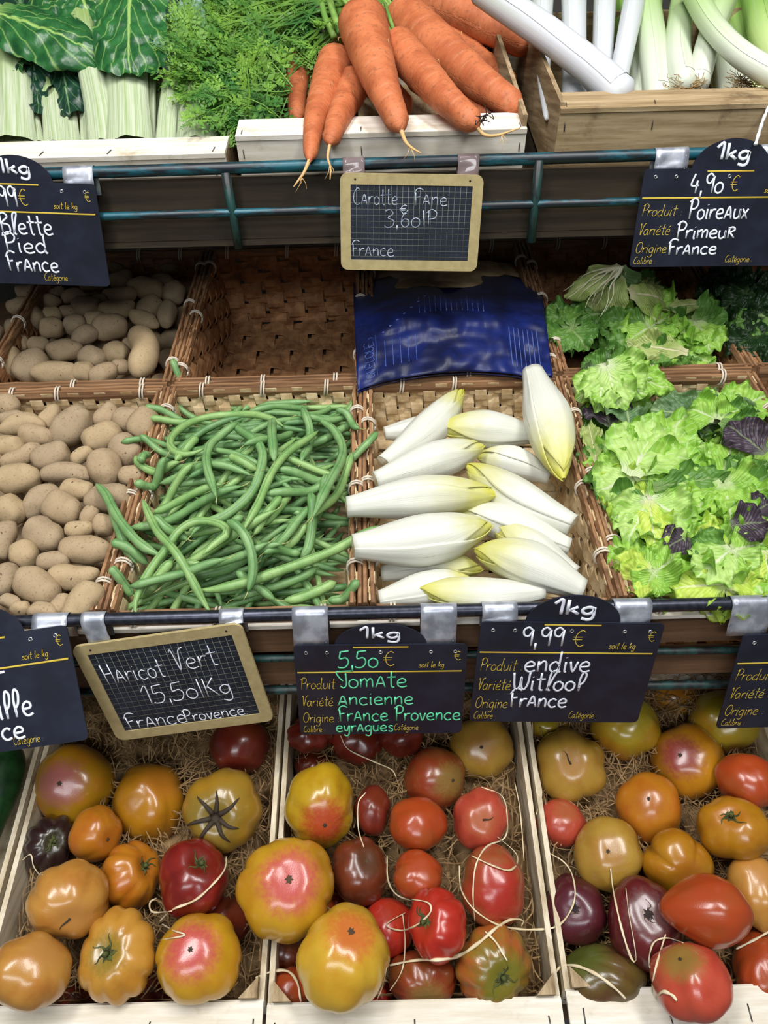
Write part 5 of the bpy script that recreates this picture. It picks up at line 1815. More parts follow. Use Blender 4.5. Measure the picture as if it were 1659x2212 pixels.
def prism(bd, pts, z0, z1):
    n = len(pts)
    b = MB()
    vs = [bd.m(x, y, z1) for x, y in pts] + [bd.m(x, y, z0) for x, y in pts]
    fs = [tuple(range(n)), tuple(range(2 * n - 1, n - 1, -1))] + [(i, i + n, (i + 1) % n + n, (i + 1) % n) for i in range(n)]
    return b.add(vs, fs)


def text(b, bd, s, x, y, size, w, slant=0.0, z=.0011, squeeze=1.0, rot=0.0, fit=None, jit=0):
    """x,y metres from the top left corner, y at the baseline; fit = total width"""
    if fit:
        tot = sum(GLY[ACC.get(c, c)][1] for c in s)
        squeeze = fit / (tot * size)
    cx = 0.0
    cr, srn = math.cos(rot), math.sin(rot)
    rnd = random.Random(len(s) * 7 + int(x * 1000))
    for ch in s:
        strokes, adv = GLY[ACC.get(ch, ch)]
        strokes = list(strokes)
        if ch == 'é':
            strokes = strokes + [[(.22, .62), (.36, .78)]]
        dy = rnd.uniform(-jit, jit)
        for st in strokes:
            pp = [V((px, py, 0)) for px, py in st]
            pp = catmull(pp, 5) if len(pp) > 2 else pp
            loc = []
            for q in pp:
                lx = (cx + q.x + slant * q.y) * size * squeeze
                ly = (q.y + dy) * size
                X = x + lx * cr - ly * srn * -1 * -1
                Y = y - ly * cr - lx * srn
                X = x + lx * cr - ly * srn
                loc.append(bd.m(X, Y, z))
            b.tube(loc, w / 2, 6, flat=(1, .25), up=bd.n)
        cx += adv


def bar(b, bd, x0, y0, x1, y1, w, z=.0011):
    b.tube([bd.m(x0, y0, z), bd.m(x1, y1, z)], w / 2, 6, flat=(1, .25), up=bd.n)


def ring(b, bd, x, y, r, rr, z=.0012):
    pts = [bd.m(x + r * math.cos(k * math.pi / 7), y + r * math.sin(k * math.pi / 7), z) for k in range(15)]
    b.tube(pts, rr, 5)


def tape(bd, rt, u0, u1, rail, mat, name='tape_strip', low=.018, rad=.0085):
    """strip over the rail: from behind, over the top, down to the board"""
    p0 = ypx(u0, 1000, rail.y)
    x0 = bd.fpx(u0, CV)[0]
    a, c = rail_at(rail, u0), rail_at(rail, u1)
    g = []
    prof = [(.008, -.030), (.010, -.012)] + [(rad * math.cos(q), rad * math.sin(q)) for q in [math.radians(d) for d in range(-10, 181, 24)]]
    for dy, dz in prof:
        g.append([a.lerp(c, k / 6) + V((0, dy, dz)) for k in range(7)])
    fx0, fx1 = bd.fpx(u0, 0)[0], bd.fpx(u1, 0)[0]
    ya = (a - bd.O).dot(bd.ex), (c - bd.O).dot(bd.ex)
    for k in range(1, 5):
        row = []
        for j in range(7):
            top = a.lerp(c, j / 6) + V((0, -rad, 0))
            xx = ya[0] + (ya[1] - ya[0]) * j / 6
            bot = bd.m(xx, low * .12, -.0016)
            q = top.lerp(bot, k / 4)
            row.append(q + bd.n * (.0012 * math.sin(k * 1.7 + j * .8)) * (k < 4))
        g.append(row)
    MB().sheet(g, .0004).build(name, M[mat], rt)


def rail_at(rail, u):
    p, q = rail.a, rail.b
    # point on the rail seen at column u
    for _ in range(1):
        lo, hi = 0.0, 1.0
        for _k in range(40):
            md = (lo + hi) / 2
            w = p.lerp(q, md) - CAM
            uu = CU + FPX * w.dot(RT) / w.dot(FW)
            if uu < u:
                lo = md
            else:
                hi = md
    return p.lerp(q, (lo + hi) / 2)


class Rail:
    pass


RM, RU = Rail(), Rail()
RM.a, RM.b = straight(60, 1342, 1600, 1303, YR, XL, XR); RM.y = YR
RU.a, RU.b = straight(210, 372, 1659, 327, YRU, XL, XR); RU.y = YRU


def price_sign(label, quad, y, disc, tapes, rail, hand, ink, price, price_at, fields=True, hw=.0026, pitch=0.0, z0=0.0):
    bd = Board(quad, y, pitch, z0)
    rt = empty('price_sign', bd.p(.5, 0))
    tag(rt, label, 'price sign', 'dark navy price signs')
    W, H = bd.W, bd.H
    prism(bd, rrect(W, H, .006), -.0008, .0008).build('board', M['black_board'], rt, False)
    # half disc on top
    dx, dr, dh = disc
    pts = [(dx * W + dr * math.cos(math.pi * k / 24), -dh * math.sin(math.pi * k / 24) + .002) for k in range(25)]
    pts = [(x, y_) for x, y_ in pts][::-1]
    dd = prism(bd, pts, -.0026, -.0010).build('quantity_disc', M['black_board'], rt, False)
    b = MB()
    x0 = dx * W - dr * .46
    text(b, bd, '1kg', x0, -dh * .28, dh * .52, dh * .105, z=-.0006, fit=dr * .92)
    b.build('quantity_lettering', M['chalk'], dd)
    b = MB()
    bar(b, bd, dx * W - dr * .6, .0035, dx * W + dr * .6, .0035, .0022)
    b.build('yellow_rule', M['yellow_ink'], rt)
    b = MB()
    bar(b, bd, .012 * W, .285 * H, .975 * W, .285 * H, .0022)
    b.build('yellow_rule', M['yellow_ink'], rt)
    fields_ = []
    def text_f(*a, **k):
        b = MB()
        text(b, *a[1:], **k)
        b.build('printed_field', M['yellow_ink'], rt)
    b = None
    text_f(b, bd, '€', .515 * W, .22 * H, .15 * H, .0011)
    text_f(b, bd, '€', .925 * W, .165 * H, .09 * H, .0008)
    text_f(b, bd, 'soit le kg', .72 * W, .24 * H, .062 * H, .0007, .2, fit=.15 * W)
    if fields:
        text_f(b, bd, 'Produit :', .02 * W, .465 * H, .12 * H, .0008, .15, fit=.245 * W)
        text_f(b, bd, 'Variété :', .02 * W, .66 * H, .12 * H, .0008, .15, fit=.225 * W)
        text_f(b, bd, 'Origine :', .02 * W, .85 * H, .12 * H, .0008, .15, fit=.225 * W)
        text_f(b, bd, 'Calibre :', .02 * W, .965 * H, .075 * H, .0006, .15, fit=.135 * W)
    text_f(b, bd, 'Catégorie :', .58 * W, .955 * H, .075 * H, .0006, .15, fit=.17 * W)
    if price:
        b = MB()
        text(b, bd, price[0], price[1] * W, price[2] * H, price[3] * H, hw, z=.0013, fit=price[4] * W)
        b.build('handwritten_price', M[ink], rt)
    for (s, fx, fy, sz, fw) in hand:
        b = MB()
        text(b, bd, s, fx * W, fy * H, sz * H, hw, z=.0013, fit=fw * W, jit=.02)
        b.build('handwritten_line', M[ink], rt)
    for fx in (.07, .19, .50, .79, .93):
        b = MB()
        ring(b, bd, fx * W, .075 * H, .0019, .0006)
        b.build('eyelet', M['grommet'], rt)
    for u0, u1 in tapes:
        tape(bd, rt, u0, u1, rail, 'tape')
    return bd, rt


YS, YSU = YR - .0125, YRU - .0125
price_sign('tomato price sign written in mint green, at the centre of the lower rail', [(627, 1394), (1003, 1390), (1003, 1586), (655, 1582)], YS, (.50, .051, .030),
           [(632, 709), (908, 986)], RM,
           [('JomAte', .24, .455, .19, .42), ('Ancienne', .24, .65, .17, .46), ('FrAnce Provence', .24, .84, .17, .75), ('eyrAgues', .22, .965, .14, .36)], 'green_ink',
           ('5,50', .25, .235, .18, .24), None, hw=.0019)
price_sign('endive price sign reading 9,99 in white, on the lower rail', [(1027, 1342), (1413, 1346), (1397, 1562), (1025, 1555)], YS, (.50, .052, .038),
           [(1040, 1116), (1323, 1404)], RM,
           [('endive', .27, .47, .20, .38), ('WitLooQ', .22, .66, .19, .42), ('FrAnce', .22, .835, .18, .34)], 'chalk',
           ('9,99', .23, .215, .17, .24), None)
price_sign('leek price sign reading 4,90 at the right of the upper rail', [(1395, 365), (1748, 362), (1724, 578), (1357, 572)], YSU, (.50, .052, .038),
           [(1412, 1484), (1640, 1712)], RU,
           [('PoireAux', .30, .50, .20, .36), ('PrimeuR', .25, .70, .17, .36), ('FrAnce', .22, .87, .16, .30)], 'chalk',
           ('4,90', .28, .24, .19, .2), None, hw=.0025)
price_sign('chard price sign reading Blette, at the left of the upper rail', [(-128, 386), (208, 398), (237, 626), (-118, 600)], YSU, (.52, .048, .034),
           [(-80, -10), (140, 205)], RU,
           [('BLette', .365, .50, .20, .33), ('Pied', .365, .68, .19, .28), ('FrAnce', .36, .87, .19, .33)], 'chalk',
           (',99', .37, .235, .19, .14), None, fields=False)
price_sign('tilted potato price sign at the left end of the lower rail', [(-225, 1404), (160, 1347), (177, 1603), (-200, 1650)], YS - .016, (.49, .052, .036),
           [(-150, -80), (76, 151)], RM,
           [('T', .50, .52, .20, .09), ('iQQe', .53, .72, .24, .2), ('ce', .52, .90, .20, .14)], 'chalk', None, None, fields=False, hw=.003, pitch=26, z0=CAM.z - .56)
price_sign('price sign cut off by the right edge, with a wide silver tape', [(1590, 1372), (1975, 1362), (1955, 1572), (1563, 1562)], YS, (.50, .052, .034),
           [(1575, 1662), (1860, 1930)], RM, [], 'chalk', None, None)


def slate(label, quad, y, tapes, rail, tape_mat, lines, hw, ink):
    bd = Board(quad, y)
    W, H = bd.W, bd.H
    rt = empty('slate', bd.p(.5, 0))
    tag(rt, label, 'slate', 'wood framed slates')
    fw = .014
    outer, inner = rrect(W, H, .010), [(W - fw, fw), (W - fw, H - fw), (fw, H - fw), (fw, fw)]
    # frame: outer rounded outline bridged to the inner opening
    b = MB()
    no = len(outer)
    per = no // 4
    for z, flip in ((.0016, False), (-.002, True)):
        vs = [bd.m(x, y_, z) for x, y_ in outer] + [bd.m(x, y_, z) for x, y_ in inner]
        fs = []
        for c in range(4):
            for k in range(per - 1):
                fs.append((c * per + k, c * per + k + 1, no + c))
            fs.append((c * per + per - 1, ((c + 1) * per) % no, no + (c + 1) % 4, no + c))
        b.add(vs, [f[::-1] if flip else f for f in fs])
    n_all = no + 4
    b.f += [(i, i + n_all, (i + 1) % no + n_all, (i + 1) % no) for i in range(no)]
    b.f += [(no + i, no + (i + 1) % 4, no + (i + 1) % 4 + n_all, no + i + n_all) for i in range(4)]
    b.build('frame', M['slate_frame'], rt, False)
    prism(bd, inner, -.0015, .0004).build('writing_surface', M['slate'], rt, False)
    b = MB()
    nx = 21
    st = (W - 2 * fw) / nx
    for k in range(1, nx):
        bar(b, bd, fw + k * st, fw + .0005, fw + k * st, H - fw - .0005, .00036, .0005)
    ny = int((H - 2 * fw) / st)
    for k in range(1, ny + 1):
        bar(b, bd, fw + .0005, fw + k * st, W - fw - .0005, fw + k * st, .00036, .0005)
    b.build('grid', M['grid'], rt)
    for fx in (.105, .905):
        b = MB()
        b.tube([bd.m(fx * W, .0075, .0005), bd.m(fx * W, .0075, .0019)], .0014, 8)
        b.build('hole', M['dark_bolt'], rt)
    for (s, fx, fy, sz, fwid) in lines:
        b = MB()
        text(b, bd, s, fx * W, fy * H, sz * H, hw, z=.0008, fit=fwid * W, jit=.02)
        b.build('handwritten_line', M[ink], rt)
    for u0, u1 in tapes:
        tape(bd, rt, u0, u1, rail, tape_mat)
    return bd


slate('wood framed slate for the carrots, hung with clear tape from the upper rail', [(733, 373), (1048, 378), (1027, 585), (738, 583)], YSU, [(741, 788), (988, 1034)], RU, 'clear',
      [('CArotte', .09, .31, .165, .32), ('FAne', .52, .31, .165, .24), ('3,60|P', .31, .54, .18, .38), ('€', .42, .40, .09, .06), ('FrAnce', .08, .85, .165, .31)], .0013, 'chalk_soft')
slate('wood framed slate for the green beans, hanging tilted from the lower rail', [(172, 1394), (535, 1343), (581, 1560), (236, 1597)], YS, [(180, 231), (476, 528)], RM, 'tape',
      [('HAricot', .10, .40, .19, .37), ('Vert', .53, .36, .21, .27), ('15,50|Kg', .27, .66, .19, .55), ('FrAnce', .10, .90, .17, .38), ('Provence.', .46, .90, .13, .40)], .0014, 'chalk')

# writing printed along the bag
class BagBoard:
    n = PB.N
    def m(s, x, y, z=0.0):
        return bag_pt(.07 + y, .93 - x, .0012)


b = MB()
GLY['ꓴ'] = ([[(.06, 1), (.06, .2), (.24, 0), (.46, .2), (.48, 1)]], .56)
GLY['ꓶ'] = ([[(.08, 1), (.08, .02), (.44, .02)]], .48)
GLY['ꓳ'] = ([[(.30, 1), (.07, .76), (.07, .24), (.30, 0), (.54, .24), (.54, .74), (.30, 1)], [(.36, .2), (.58, -.04)]], .64)
text(b, BagBoard(), 'ꓳꓴEꓶꓳꓴES', 0, .02, .045, .0011, fit=.40)
b.build('lettering', M['print'], bag)

# ------------------------------------------------------------------ carrots
def path3(pts, n=24):
    """(u, v, depth) points to a smooth 3D path"""
    return resample(catmull([at_depth(u, v, d) for u, v, d in pts], 8), n)


t = NT('carrot_skin', .6, .35)
oc = t.coord()
uvs = t.n('ShaderNodeUVMap').outputs[0]
mp = t.n('ShaderNodeMapping'); mp.inputs['Scale'].default_value = (2.5, 26, 1); t.l(uvs, mp.inputs[0])
nr = t.noise(mp.outputs[0], 1.0, 4, .6)
n1 = t.noise(oc, 26, 4, .6)
c = t.mix(t.ramp(n1, .35, .7), sr(194, 112, 70), sr(168, 88, 50))
c = t.mix(t.ramp(nr, .56, .68, 0, .4), c, sr(196, 132, 96))
n3 = t.noise(oc, 160, 3, .6)
c = t.mix(t.ramp(n3, .52, .72, 0, .55), c, sr(124, 76, 50))
spu = t.n('ShaderNodeSeparateXYZ'); t.l(uvs, spu.inputs[0])
c = t.mix(t.ramp(spu.outputs[1], .10, .0, 0, .5), c, sr(104, 76, 42))
t.col(c)
t.bump(nr, .8, .003)
M['carrot'] = t.m
M['carrot_shade'] = M['carrot']
M['root_hair'] = plain('carrot_root_hair', sr(206, 168, 116), .8, .2)
M['stalk'] = plain('pale_green_stalk', sr(136, 166, 84), .5, .4, 0, (30, sr(100, 140, 62)))
M['magenta'] = plain('magenta_stalk', sr(140, 48, 110), .5)


def uvtube(b, pts, rad, seg=12, **kw):
    b.tube(pts, rad, seg, **kw)
    n = len(pts)
    return [(k / seg, i / (n - 1)) for i in range(n) for k in range(seg)]


CAR = [  # path, half width px at the head, tail width factor, hair path, stalks, label
    ([(648, 130, 1.24), (640, 190, 1.20), (643, 262, 1.15)], 27, .6, None, [], 'shaded carrot at the far left, behind the leafy tops'),
    ([(700, 100, 1.28), (800, 170, 1.22), (880, 240, 1.15)], 40, .6, None, [], 'carrot deep in the crate behind the central front carrot'),
    ([(960, 90, 1.30), (1040, 150, 1.26), (1100, 190, 1.22)], 44, .6, None, [], 'carrot deep in the crate at the right, in shadow below the top right one'),
    ([(905, 150, 1.20), (985, 210, 1.15), (1075, 262, 1.10)], 44, .5, None, [], 'carrot lying under the two right hand carrots, mostly hidden'),
    ([(880, -8, 1.32), (985, 20, 1.27), (1080, 66, 1.24), (1158, 100, 1.22)], 46, .62, None, [], 'carrot at the top right, its end under the long white leek'),
    ([(862, 38, 1.22), (930, 90, 1.16), (1030, 172, 1.10), (1128, 240, 1.055)], 54, .42, None, [(850, 20, 800, -30)], 'thick carrot pointing right along the crate side'),
    ([(732, 128, 1.16), (706, 190, 1.10), (680, 270, 1.04), (668, 350, .995)], 44, .24, [(667, 352), (656, 374), (648, 385), (634, 404)], [], 'leftmost front carrot, hanging over the crate edge with a forked root hair'),
    ([(768, 172, 1.13), (752, 210, 1.09), (728, 262, 1.03), (712, 312, 1.0)], 37, .42, [(711, 314), (708, 340), (714, 362), (713, 388)], [(762, 160, 756, 140)], 'smallest front carrot, between the leftmost and the central one'),
    ([(850, 94, 1.13), (905, 150, 1.075), (965, 215, 1.02), (1034, 276, .985)], 43, .5, [(1035, 278), (1046, 291), (1075, 292), (1124, 276)], [(842, 84, 800, 10)], 'front carrot pointing to the lower right, with dark roots at its end'),
    ([(780, 38, 1.13), (800, 110, 1.07), (832, 200, 1.01), (868, 284, .975)], 55, .36, [(869, 285), (876, 306), (890, 320), (910, 331)], [(766, 34, 742, -20), (772, 30, 760, -20)], 'central front carrot lying on top of the bunch, with a long thin root tail'),
]
for k, (pth, hw, tf, hair, stalks, lb) in enumerate(CAR):
    P = path3(pth, 30)
    d0 = pth[0][2]
    R = hw * d0 / FPX
    rad = []
    for i in range(30):
        s = i / 29
        r = R * (1 + (tf - 1) * s ** 1.25) * (1 + .035 * noise.noise(V((s * 6, k * 3.1, 0))))
        r *= min(1, (s / .07 + .02)) ** .5 * min(1, ((1 - s) / .07 + .015)) ** .55
        rad.append(r)
    b = MB()
    uv = uvtube(b, P, rad, 20)
    # skin wrinkles
    for i in range(30):
        for j in range(20):
            v_ = b.v[i * 20 + j]
            nv = noise.noise(V((i * .9, j * .25, k * 5)))
            b.v[i * 20 + j] = v_ + (v_ - P[i]) * (.05 * nv)
    o = b.build('carrot', M['carrot'], None, True, uv=uv)
    tag(o, lb, 'carrot', 'bunched carrots')
    if hair:
        dl = pth[-1][2]
        hp = resample(catmull([P[-1] - (P[-1] - P[-2]).normalized() * .004] + [at_depth(u, v, dl) for u, v in hair[1:]], 6), 16)
        MB().tube(hp, [.0030 * (1 - i / 16) ** .8 * (R / .04) + .0005 for i in range(16)], 6).build('root_tail', M['root_hair'], o)
        q = hp[9]
        for m in range(3):
            e = q + RT * (.008 * math.sin(m * 2.3 + k)) - UP * (.012 + .004 * m)
            MB().tube([q, q.lerp(e, .5) + RT * .002, e], [.0005, .0004, .0002], 4).build('root_hair', M['root_hair'], o)
    for m, (u0, v0, u1, v1) in enumerate(stalks):
        a, e = P[0], at_depth(u1, v1, d0 + .05)
        for w_ in range(4):
            off = RT * (.006 * (w_ - 1.5)) + UP * (.002 * math.sin(w_ * 3))
            MB().tube([a + off * .6 + (P[1] - P[0]) * .5, a.lerp(e, .5) + off * 1.4 + UP * .006, e + off * 2.5], [.0035, .0030, .0024], 7).build('leaf_stalk', M['stalk'], o)
    for m in range(3):
        i = 6 + m * 7
        s = (b.v[i * 20 + (m * 7) % 20] - P[i]).normalized()
        q = b.v[i * 20 + (m * 7) % 20]
        MB().tube([q, q + s * .004, q + s * .005 - UP * .006], [.0005, .0004, .0002], 4).build('root_hair', M['root_hair'], o)

# dark dried rootlets at the end of one carrot
b = MB()
rnd = random.Random(3)
e0 = at_depth(1040, 262, .978)
for m in range(9):
    q = e0 + RT * rnd.uniform(-.006, .008) + UP * rnd.uniform(-.008, .008)
    pts = [e0]
    for i in range(4):
        pts.append(pts[-1] + RT * rnd.uniform(-.006, .008) + UP * rnd.uniform(-.006, .007) - FW * rnd.uniform(0, .002))
    b.tube(catmull(pts, 3), .0006, 4)
o = b.build('dry_roots', M['hole'])
tag(o, 'tangle of black dried rootlets on the end of the right front carrot', 'roots')

# carrot tops
t = NT('carrot_top_leaf', .5, .3)
n1 = t.noise(t.coord(), 16, 3, .6)
c = t.mix(t.ramp(n1, .35, .65), sr(62, 116, 50), sr(128, 172, 66))
n2 = t.noise(t.coord(), 60, 2, .6)
c = t.mix(t.ramp(n2, .6, .72, 0, .6), c, sr(140, 170, 120))
t.col(c)
tr = t.n('ShaderNodeBsdfTranslucent'); t.l(c, tr.inputs[0])
mx = t.n('ShaderNodeMixShader'); mx.inputs[0].default_value = .25
t.l(t.b.outputs[0], mx.inputs[1]); t.l(tr.outputs[0], mx.inputs[2])
t.l(mx.outputs[0], [n for n in t.t.nodes if n.type == 'OUTPUT_MATERIAL'][0].inputs[0])
M['fern'] = t.m


def frond(b, P0, d, nrm, L, rnd):
    """a feathery leaf: stem, side stems and many small cut lobes"""
    d = d.normalized()
    side = d.cross(nrm).normalized()
    up = side.cross(d).normalized()
    bend = rnd.uniform(-.4, .5)

    def at(s):
        return P0 + d * (L * s) - up * (L * (bend * s * s)) + side * (L * .06 * math.sin(s * 3 + bend * 5))
    b.tube([at(i / 6) for i in range(7)], [.0011 * (1 - i / 8) + .0002 for i in range(7)], 4)
    npair = 7
    for i in range(1, npair + 1):
        s = .2 + .8 * i / npair
        q = at(min(1, s))
        l2 = L * .46 * (1.1 - .75 * s) * rnd.uniform(.8, 1.2)
        for sg in (-1, 1):
            e = (d * .65 + side * sg * .8 + up * rnd.uniform(-.35, .25)).normalized()
            f = e.cross(up).normalized()
            u2 = f.cross(e)
            for m in range(1, 4):
                r0 = q + e * (l2 * m / 3.2)
                for s2 in (-1, 1):
                    ll = l2 * .46 * (1.15 - .14 * m) * rnd.uniform(.7, 1.2)
                    g_ = (e * .75 + f * s2 * .7 + u2 * rnd.uniform(-.4, .4)).normalized()
                    wv = g_.cross(u2).normalized() * (ll * .26)
                    b.add([r0, r0 + g_ * ll * .5 + wv, r0 + g_ * ll + u2 * ll * .05, r0 + g_ * ll * .5 - wv], [(0, 1, 2, 3)])
            b.add([q, q + e * l2 * .5 + f * .0006, q + e * l2, q + e * l2 * .5 - f * .0006], [(0, 1, 2, 3)])


rnd = random.Random(12)
b = MB()
for k in range(430):
    u = rnd.uniform(380, 740)
    v = rnd.uniform(-40, 235)
    if u < 420 + max(0, 60 - v) * .4 or (v > 165 and u < 450) or (u > 630 and v > 85) or v > 150 + (u - 380) * .9:
        continue
    dep = 1.075 + (250 - v) * .0007 + rnd.uniform(-.015, .05)
    P0 = at_depth(u, v, dep)
    ang = rnd.gauss(-2.4, .9)
    d = RT * math.cos(ang) + UP * math.sin(ang) - FW * rnd.uniform(.0, .7)
    frond(b, P0, d, (-FW + UP * .5 + RT * rnd.uniform(-.6, .6)).normalized(), rnd.uniform(.05, .085), rnd)
# stems running back to the carrots' heads
for k in range(22):
    a = at_depth(rnd.uniform(740, 860), rnd.uniform(-10, 60), 1.20)
    e = at_depth(rnd.uniform(430, 660), rnd.uniform(-30, 190), 1.19)
    mid_ = a.lerp(e, .5) + UP * rnd.uniform(.0, .05)
    b.tube(resample(catmull([a, mid_, e], 6), 10), [.0028 - .0002 * i for i in range(10)], 5)
o = b.build('carrot_tops', M['fern'], None, False)
tag(o, 'mass of feathery green carrot leaves left of the carrots, spilling towards the chard', 'carrot tops', kind='stuff')
# green stalks rising at the top of the bunch
rt = None
for k, (u0, v0, u1, v1, u2, v2, w) in enumerate(((735, 70, 715, 10, 705, -40, 8), (722, 80, 700, 30, 690, -40, 7), (828, 68, 800, 20, 770, -30, 6), (822, 76, 790, 30, 740, -20, 6), (815, 84, 775, 20, 725, -30, 5))):
    P = path3([(u0, v0, 1.17), (u1, v1, 1.19), (u2, v2, 1.22)], 14)
    m_ = MB().tube(P, [w * 1.17 / FPX] * 14, 8)
    if rt is None:
        rt = m_.build('carrot_stalks', M['stalk'])
        tag(rt, 'sheaf of pale green stalks at the heads of the central carrots', 'stalks')
    else:
        m_.build('stalk', M['stalk'], rt)
P = path3([(872, -30, 1.19), (885, 2, 1.18), (897, 22, 1.175)], 10)
o = MB().tube(P, [.0075, .0075, .008, .008, .008, .008, .0075, .007, .006, .004], 10).build('radish_stalk', M['magenta'])
tag(o, 'magenta stalk at the top edge, beside the top right carrot', 'stalk')
P = path3([(672, -30, 1.24), (686, 6, 1.22), (694, 28, 1.21)], 10)
o = MB().tube(P, [.014, .015, .016, .016, .014, .011, .008, .005, .003, .001], 10).build('radish', M['magenta'])
tag(o, 'dark magenta root among the carrot leaves at the top edge', 'radish')

# ------------------------------------------------------------------ chard
t = NT('chard_stem', .4, .45)
uvs = t.n('ShaderNodeUVMap').outputs[0]
mp = t.n('ShaderNodeMapping'); mp.inputs['Scale'].default_value = (16, 1.2, 1); t.l(uvs, mp.inputs[0])
n1 = t.noise(mp.outputs[0], 1.0, 4, .6)
spu = t.n('ShaderNodeSeparateXYZ'); t.l(uvs, spu.inputs[0])
c = t.mix(t.ramp(n1, .35, .7), sr(192, 200, 174), sr(146, 168, 112))
c = t.mix(t.ramp(spu.outputs[1], .55, 1.0, 0, .75), c, sr(132, 160, 76))
t.col(c)
t.bump(n1, .8, .002)
t.b.inputs['Subsurface Weight'].default_value = .1
t.b.inputs['Subsurface Radius'].default_value = (.01, .012, .006)
M['chard_stem'] = t.m


def chard_stem(parent, pts, w0, w1, name='stem', thick=.010):
    """flat channelled rib; w in px at the butt and at the top"""
    P = path3(pts, 16)
    b = MB()
    uv = []
    n2 = 12
    d0 = pts[0][2]
    gr, gb = [], []
    for i, p in enumerate(P):
        s = i / 15
        w = (w0 + (w1 - w0) * s) * (1 + .12 * max(0, .25 - s) * 4) * (p - CAM).dot(FW) / FPX / 2
        tdir = (P[min(i + 1, 15)] - P[max(i - 1, 0)]).normalized()
        side = (RT - tdir * RT.dot(tdir)).normalized()
        front = side.cross(tdir).normalized()
        if front.dot(-FW) < 0:
            front = -front
        row, rb = [], []
        for j in range(n2 + 1):
            q = -1 + 2 * j / n2
            bow = .46 * w * (1 - q * q) + .004 * math.cos(q * 9) * .25
            row.append(p + side * (q * w) + front * bow)
            rb.append(p + side * (q * w * .98) + front * (bow * .4 - thick * (1 - .6 * q * q)))
            uv.append((j / n2, s))
        gr.append(row); gb.append(rb)
    b.sheet(gr)
    b.sheet([r[::-1] for r in gb])
    uv = uv + [(1 - u, v) for u, v in uv]
    # close the long sides and the cut butt
    R_, C_ = 16, n2 + 1
    m = R_ * C_
    for i in range(R_ - 1):
        b.f.append((i * C_, (i + 1) * C_, m + (i + 1) * C_ + C_ - 1, m + i * C_ + C_ - 1))
        b.f.append(((i + 1) * C_ + C_ - 1, i * C_ + C_ - 1, m + i * C_, m + (i + 1) * C_))
    return b.build(name, M['chard_stem'], parent, True, uv=uv)


def chard_leaf(parent, b_, t_, width, mat, seed, curl=.1, ruffle=.008, cup=-.15, droop=0.0, nz=(0, .3, 1), tipr=.25, tmid=.35, root=.45, blister=.006, freq=26):
    B, T = at_depth(*b_), at_depth(*t_)
    wd = width * b_[2] / FPX
    n = (-FW * nz[2] + UP * nz[1] + RT * nz[0]).normalized()
    return leaf(parent, B, T, wd, n, LM[mat], seed, ruffle, curl, cup, freq, 'leaf', 30, 26, blister, root, tipr, tmid, droop)


def chard(label, stems, leaves, seed):
    p = stems[0][0][0]
    rt = empty('chard', at_depth(*p))
    tag(rt, label, 'chard', 'chards on the upper shelf')
    for (pts, w0, w1) in stems:
        chard_stem(rt, pts, w0, w1)
    for k, L_ in enumerate(leaves):
        chard_leaf(rt, *L_[:4], seed * 10 + k, **(L_[4] if len(L_) > 4 else {}))


chard('chard at the far left with a broad white stem under the largest drooping leaf',
      [([(22, 315, 1.12), (22, 230, 1.15), (18, 110, 1.20)], 104, 86), ([(72, 312, 1.13), (66, 250, 1.16), (60, 190, 1.19)], 44, 30)],
      [((-30, 20, 1.17), (212, 92, 1.12), 150, 'chard', dict(curl=.12, cup=-.25, droop=.06)), ((10, 130, 1.19), (42, 150, 1.16), 100, 'chard', dict(tmid=.3)), ((120, -50, 1.27), (160, 70, 1.2), 200, 'chard')], 41)
chard('small chard with dark crinkled leaves, between the two white stemmed ones at the left',
      [([(118, 312, 1.13), (112, 250, 1.15), (104, 170, 1.18)], 46, 40), ([(152, 312, 1.13), (148, 260, 1.15), (140, 190, 1.18)], 40, 34)],
      [((70, 110, 1.19), (82, 245, 1.145), 70, 'chard_dark', dict(cup=.25, ruffle=.010)), ((130, 110, 1.19), (150, 250, 1.135), 96, 'chard_dark', dict(cup=-.3, ruffle=.010)), ((100, 110, 1.20), (108, 225, 1.15), 60, 'chard_dark')], 42)
chard('chard with a slanting pale stem right of the dark crinkled one',
      [([(222, 312, 1.115), (212, 230, 1.135), (190, 120, 1.17), (170, 30, 1.22)], 62, 54), ([(190, 312, 1.14), (186, 250, 1.16), (180, 190, 1.19)], 34, 26)],
      [((165, -40, 1.23), (205, 70, 1.2), 150, 'chard', dict(cup=.2)), ((340, -40, 1.28), (330, 110, 1.24), 130, 'chard_dark')], 43)
chard('chard with the widest white stem under a square glossy hanging leaf',
      [([(278, 312, 1.105), (276, 230, 1.13), (272, 130, 1.17), (270, 40, 1.22)], 94, 86), ([(324, 312, 1.12), (324, 230, 1.15), (326, 140, 1.19)], 24, 22)],
      [((282, -40, 1.175), (272, 146, 1.11), 152, 'chard', dict(curl=.10, tipr=.05, root=.8, tmid=.2, cup=-.2)), ((350, -30, 1.26), (335, 150, 1.23), 90, 'chard_dark')], 44)
chard('chard with a narrow bright stem and a grey green leaf, left of carrot tops',
      [([(357, 312, 1.11), (362, 240, 1.13), (372, 160, 1.16)], 44, 40), ([(338, 312, 1.15), (345, 250, 1.17), (352, 200, 1.19)], 30, 26)],
      [((375, 190, 1.18), (418, -40, 1.24), 90, 'chard_back', dict(cup=.2, curl=.02))], 45)
chard('chard with a plump yellowish stem under the carrot tops',
      [([(426, 312, 1.105), (428, 250, 1.125), (434, 185, 1.15)], 88, 92), ([(482, 312, 1.13), (486, 260, 1.15), (492, 225, 1.17)], 36, 30)],
      [((440, 190, 1.17), (400, 60, 1.24), 110, 'chard_dark')], 46)
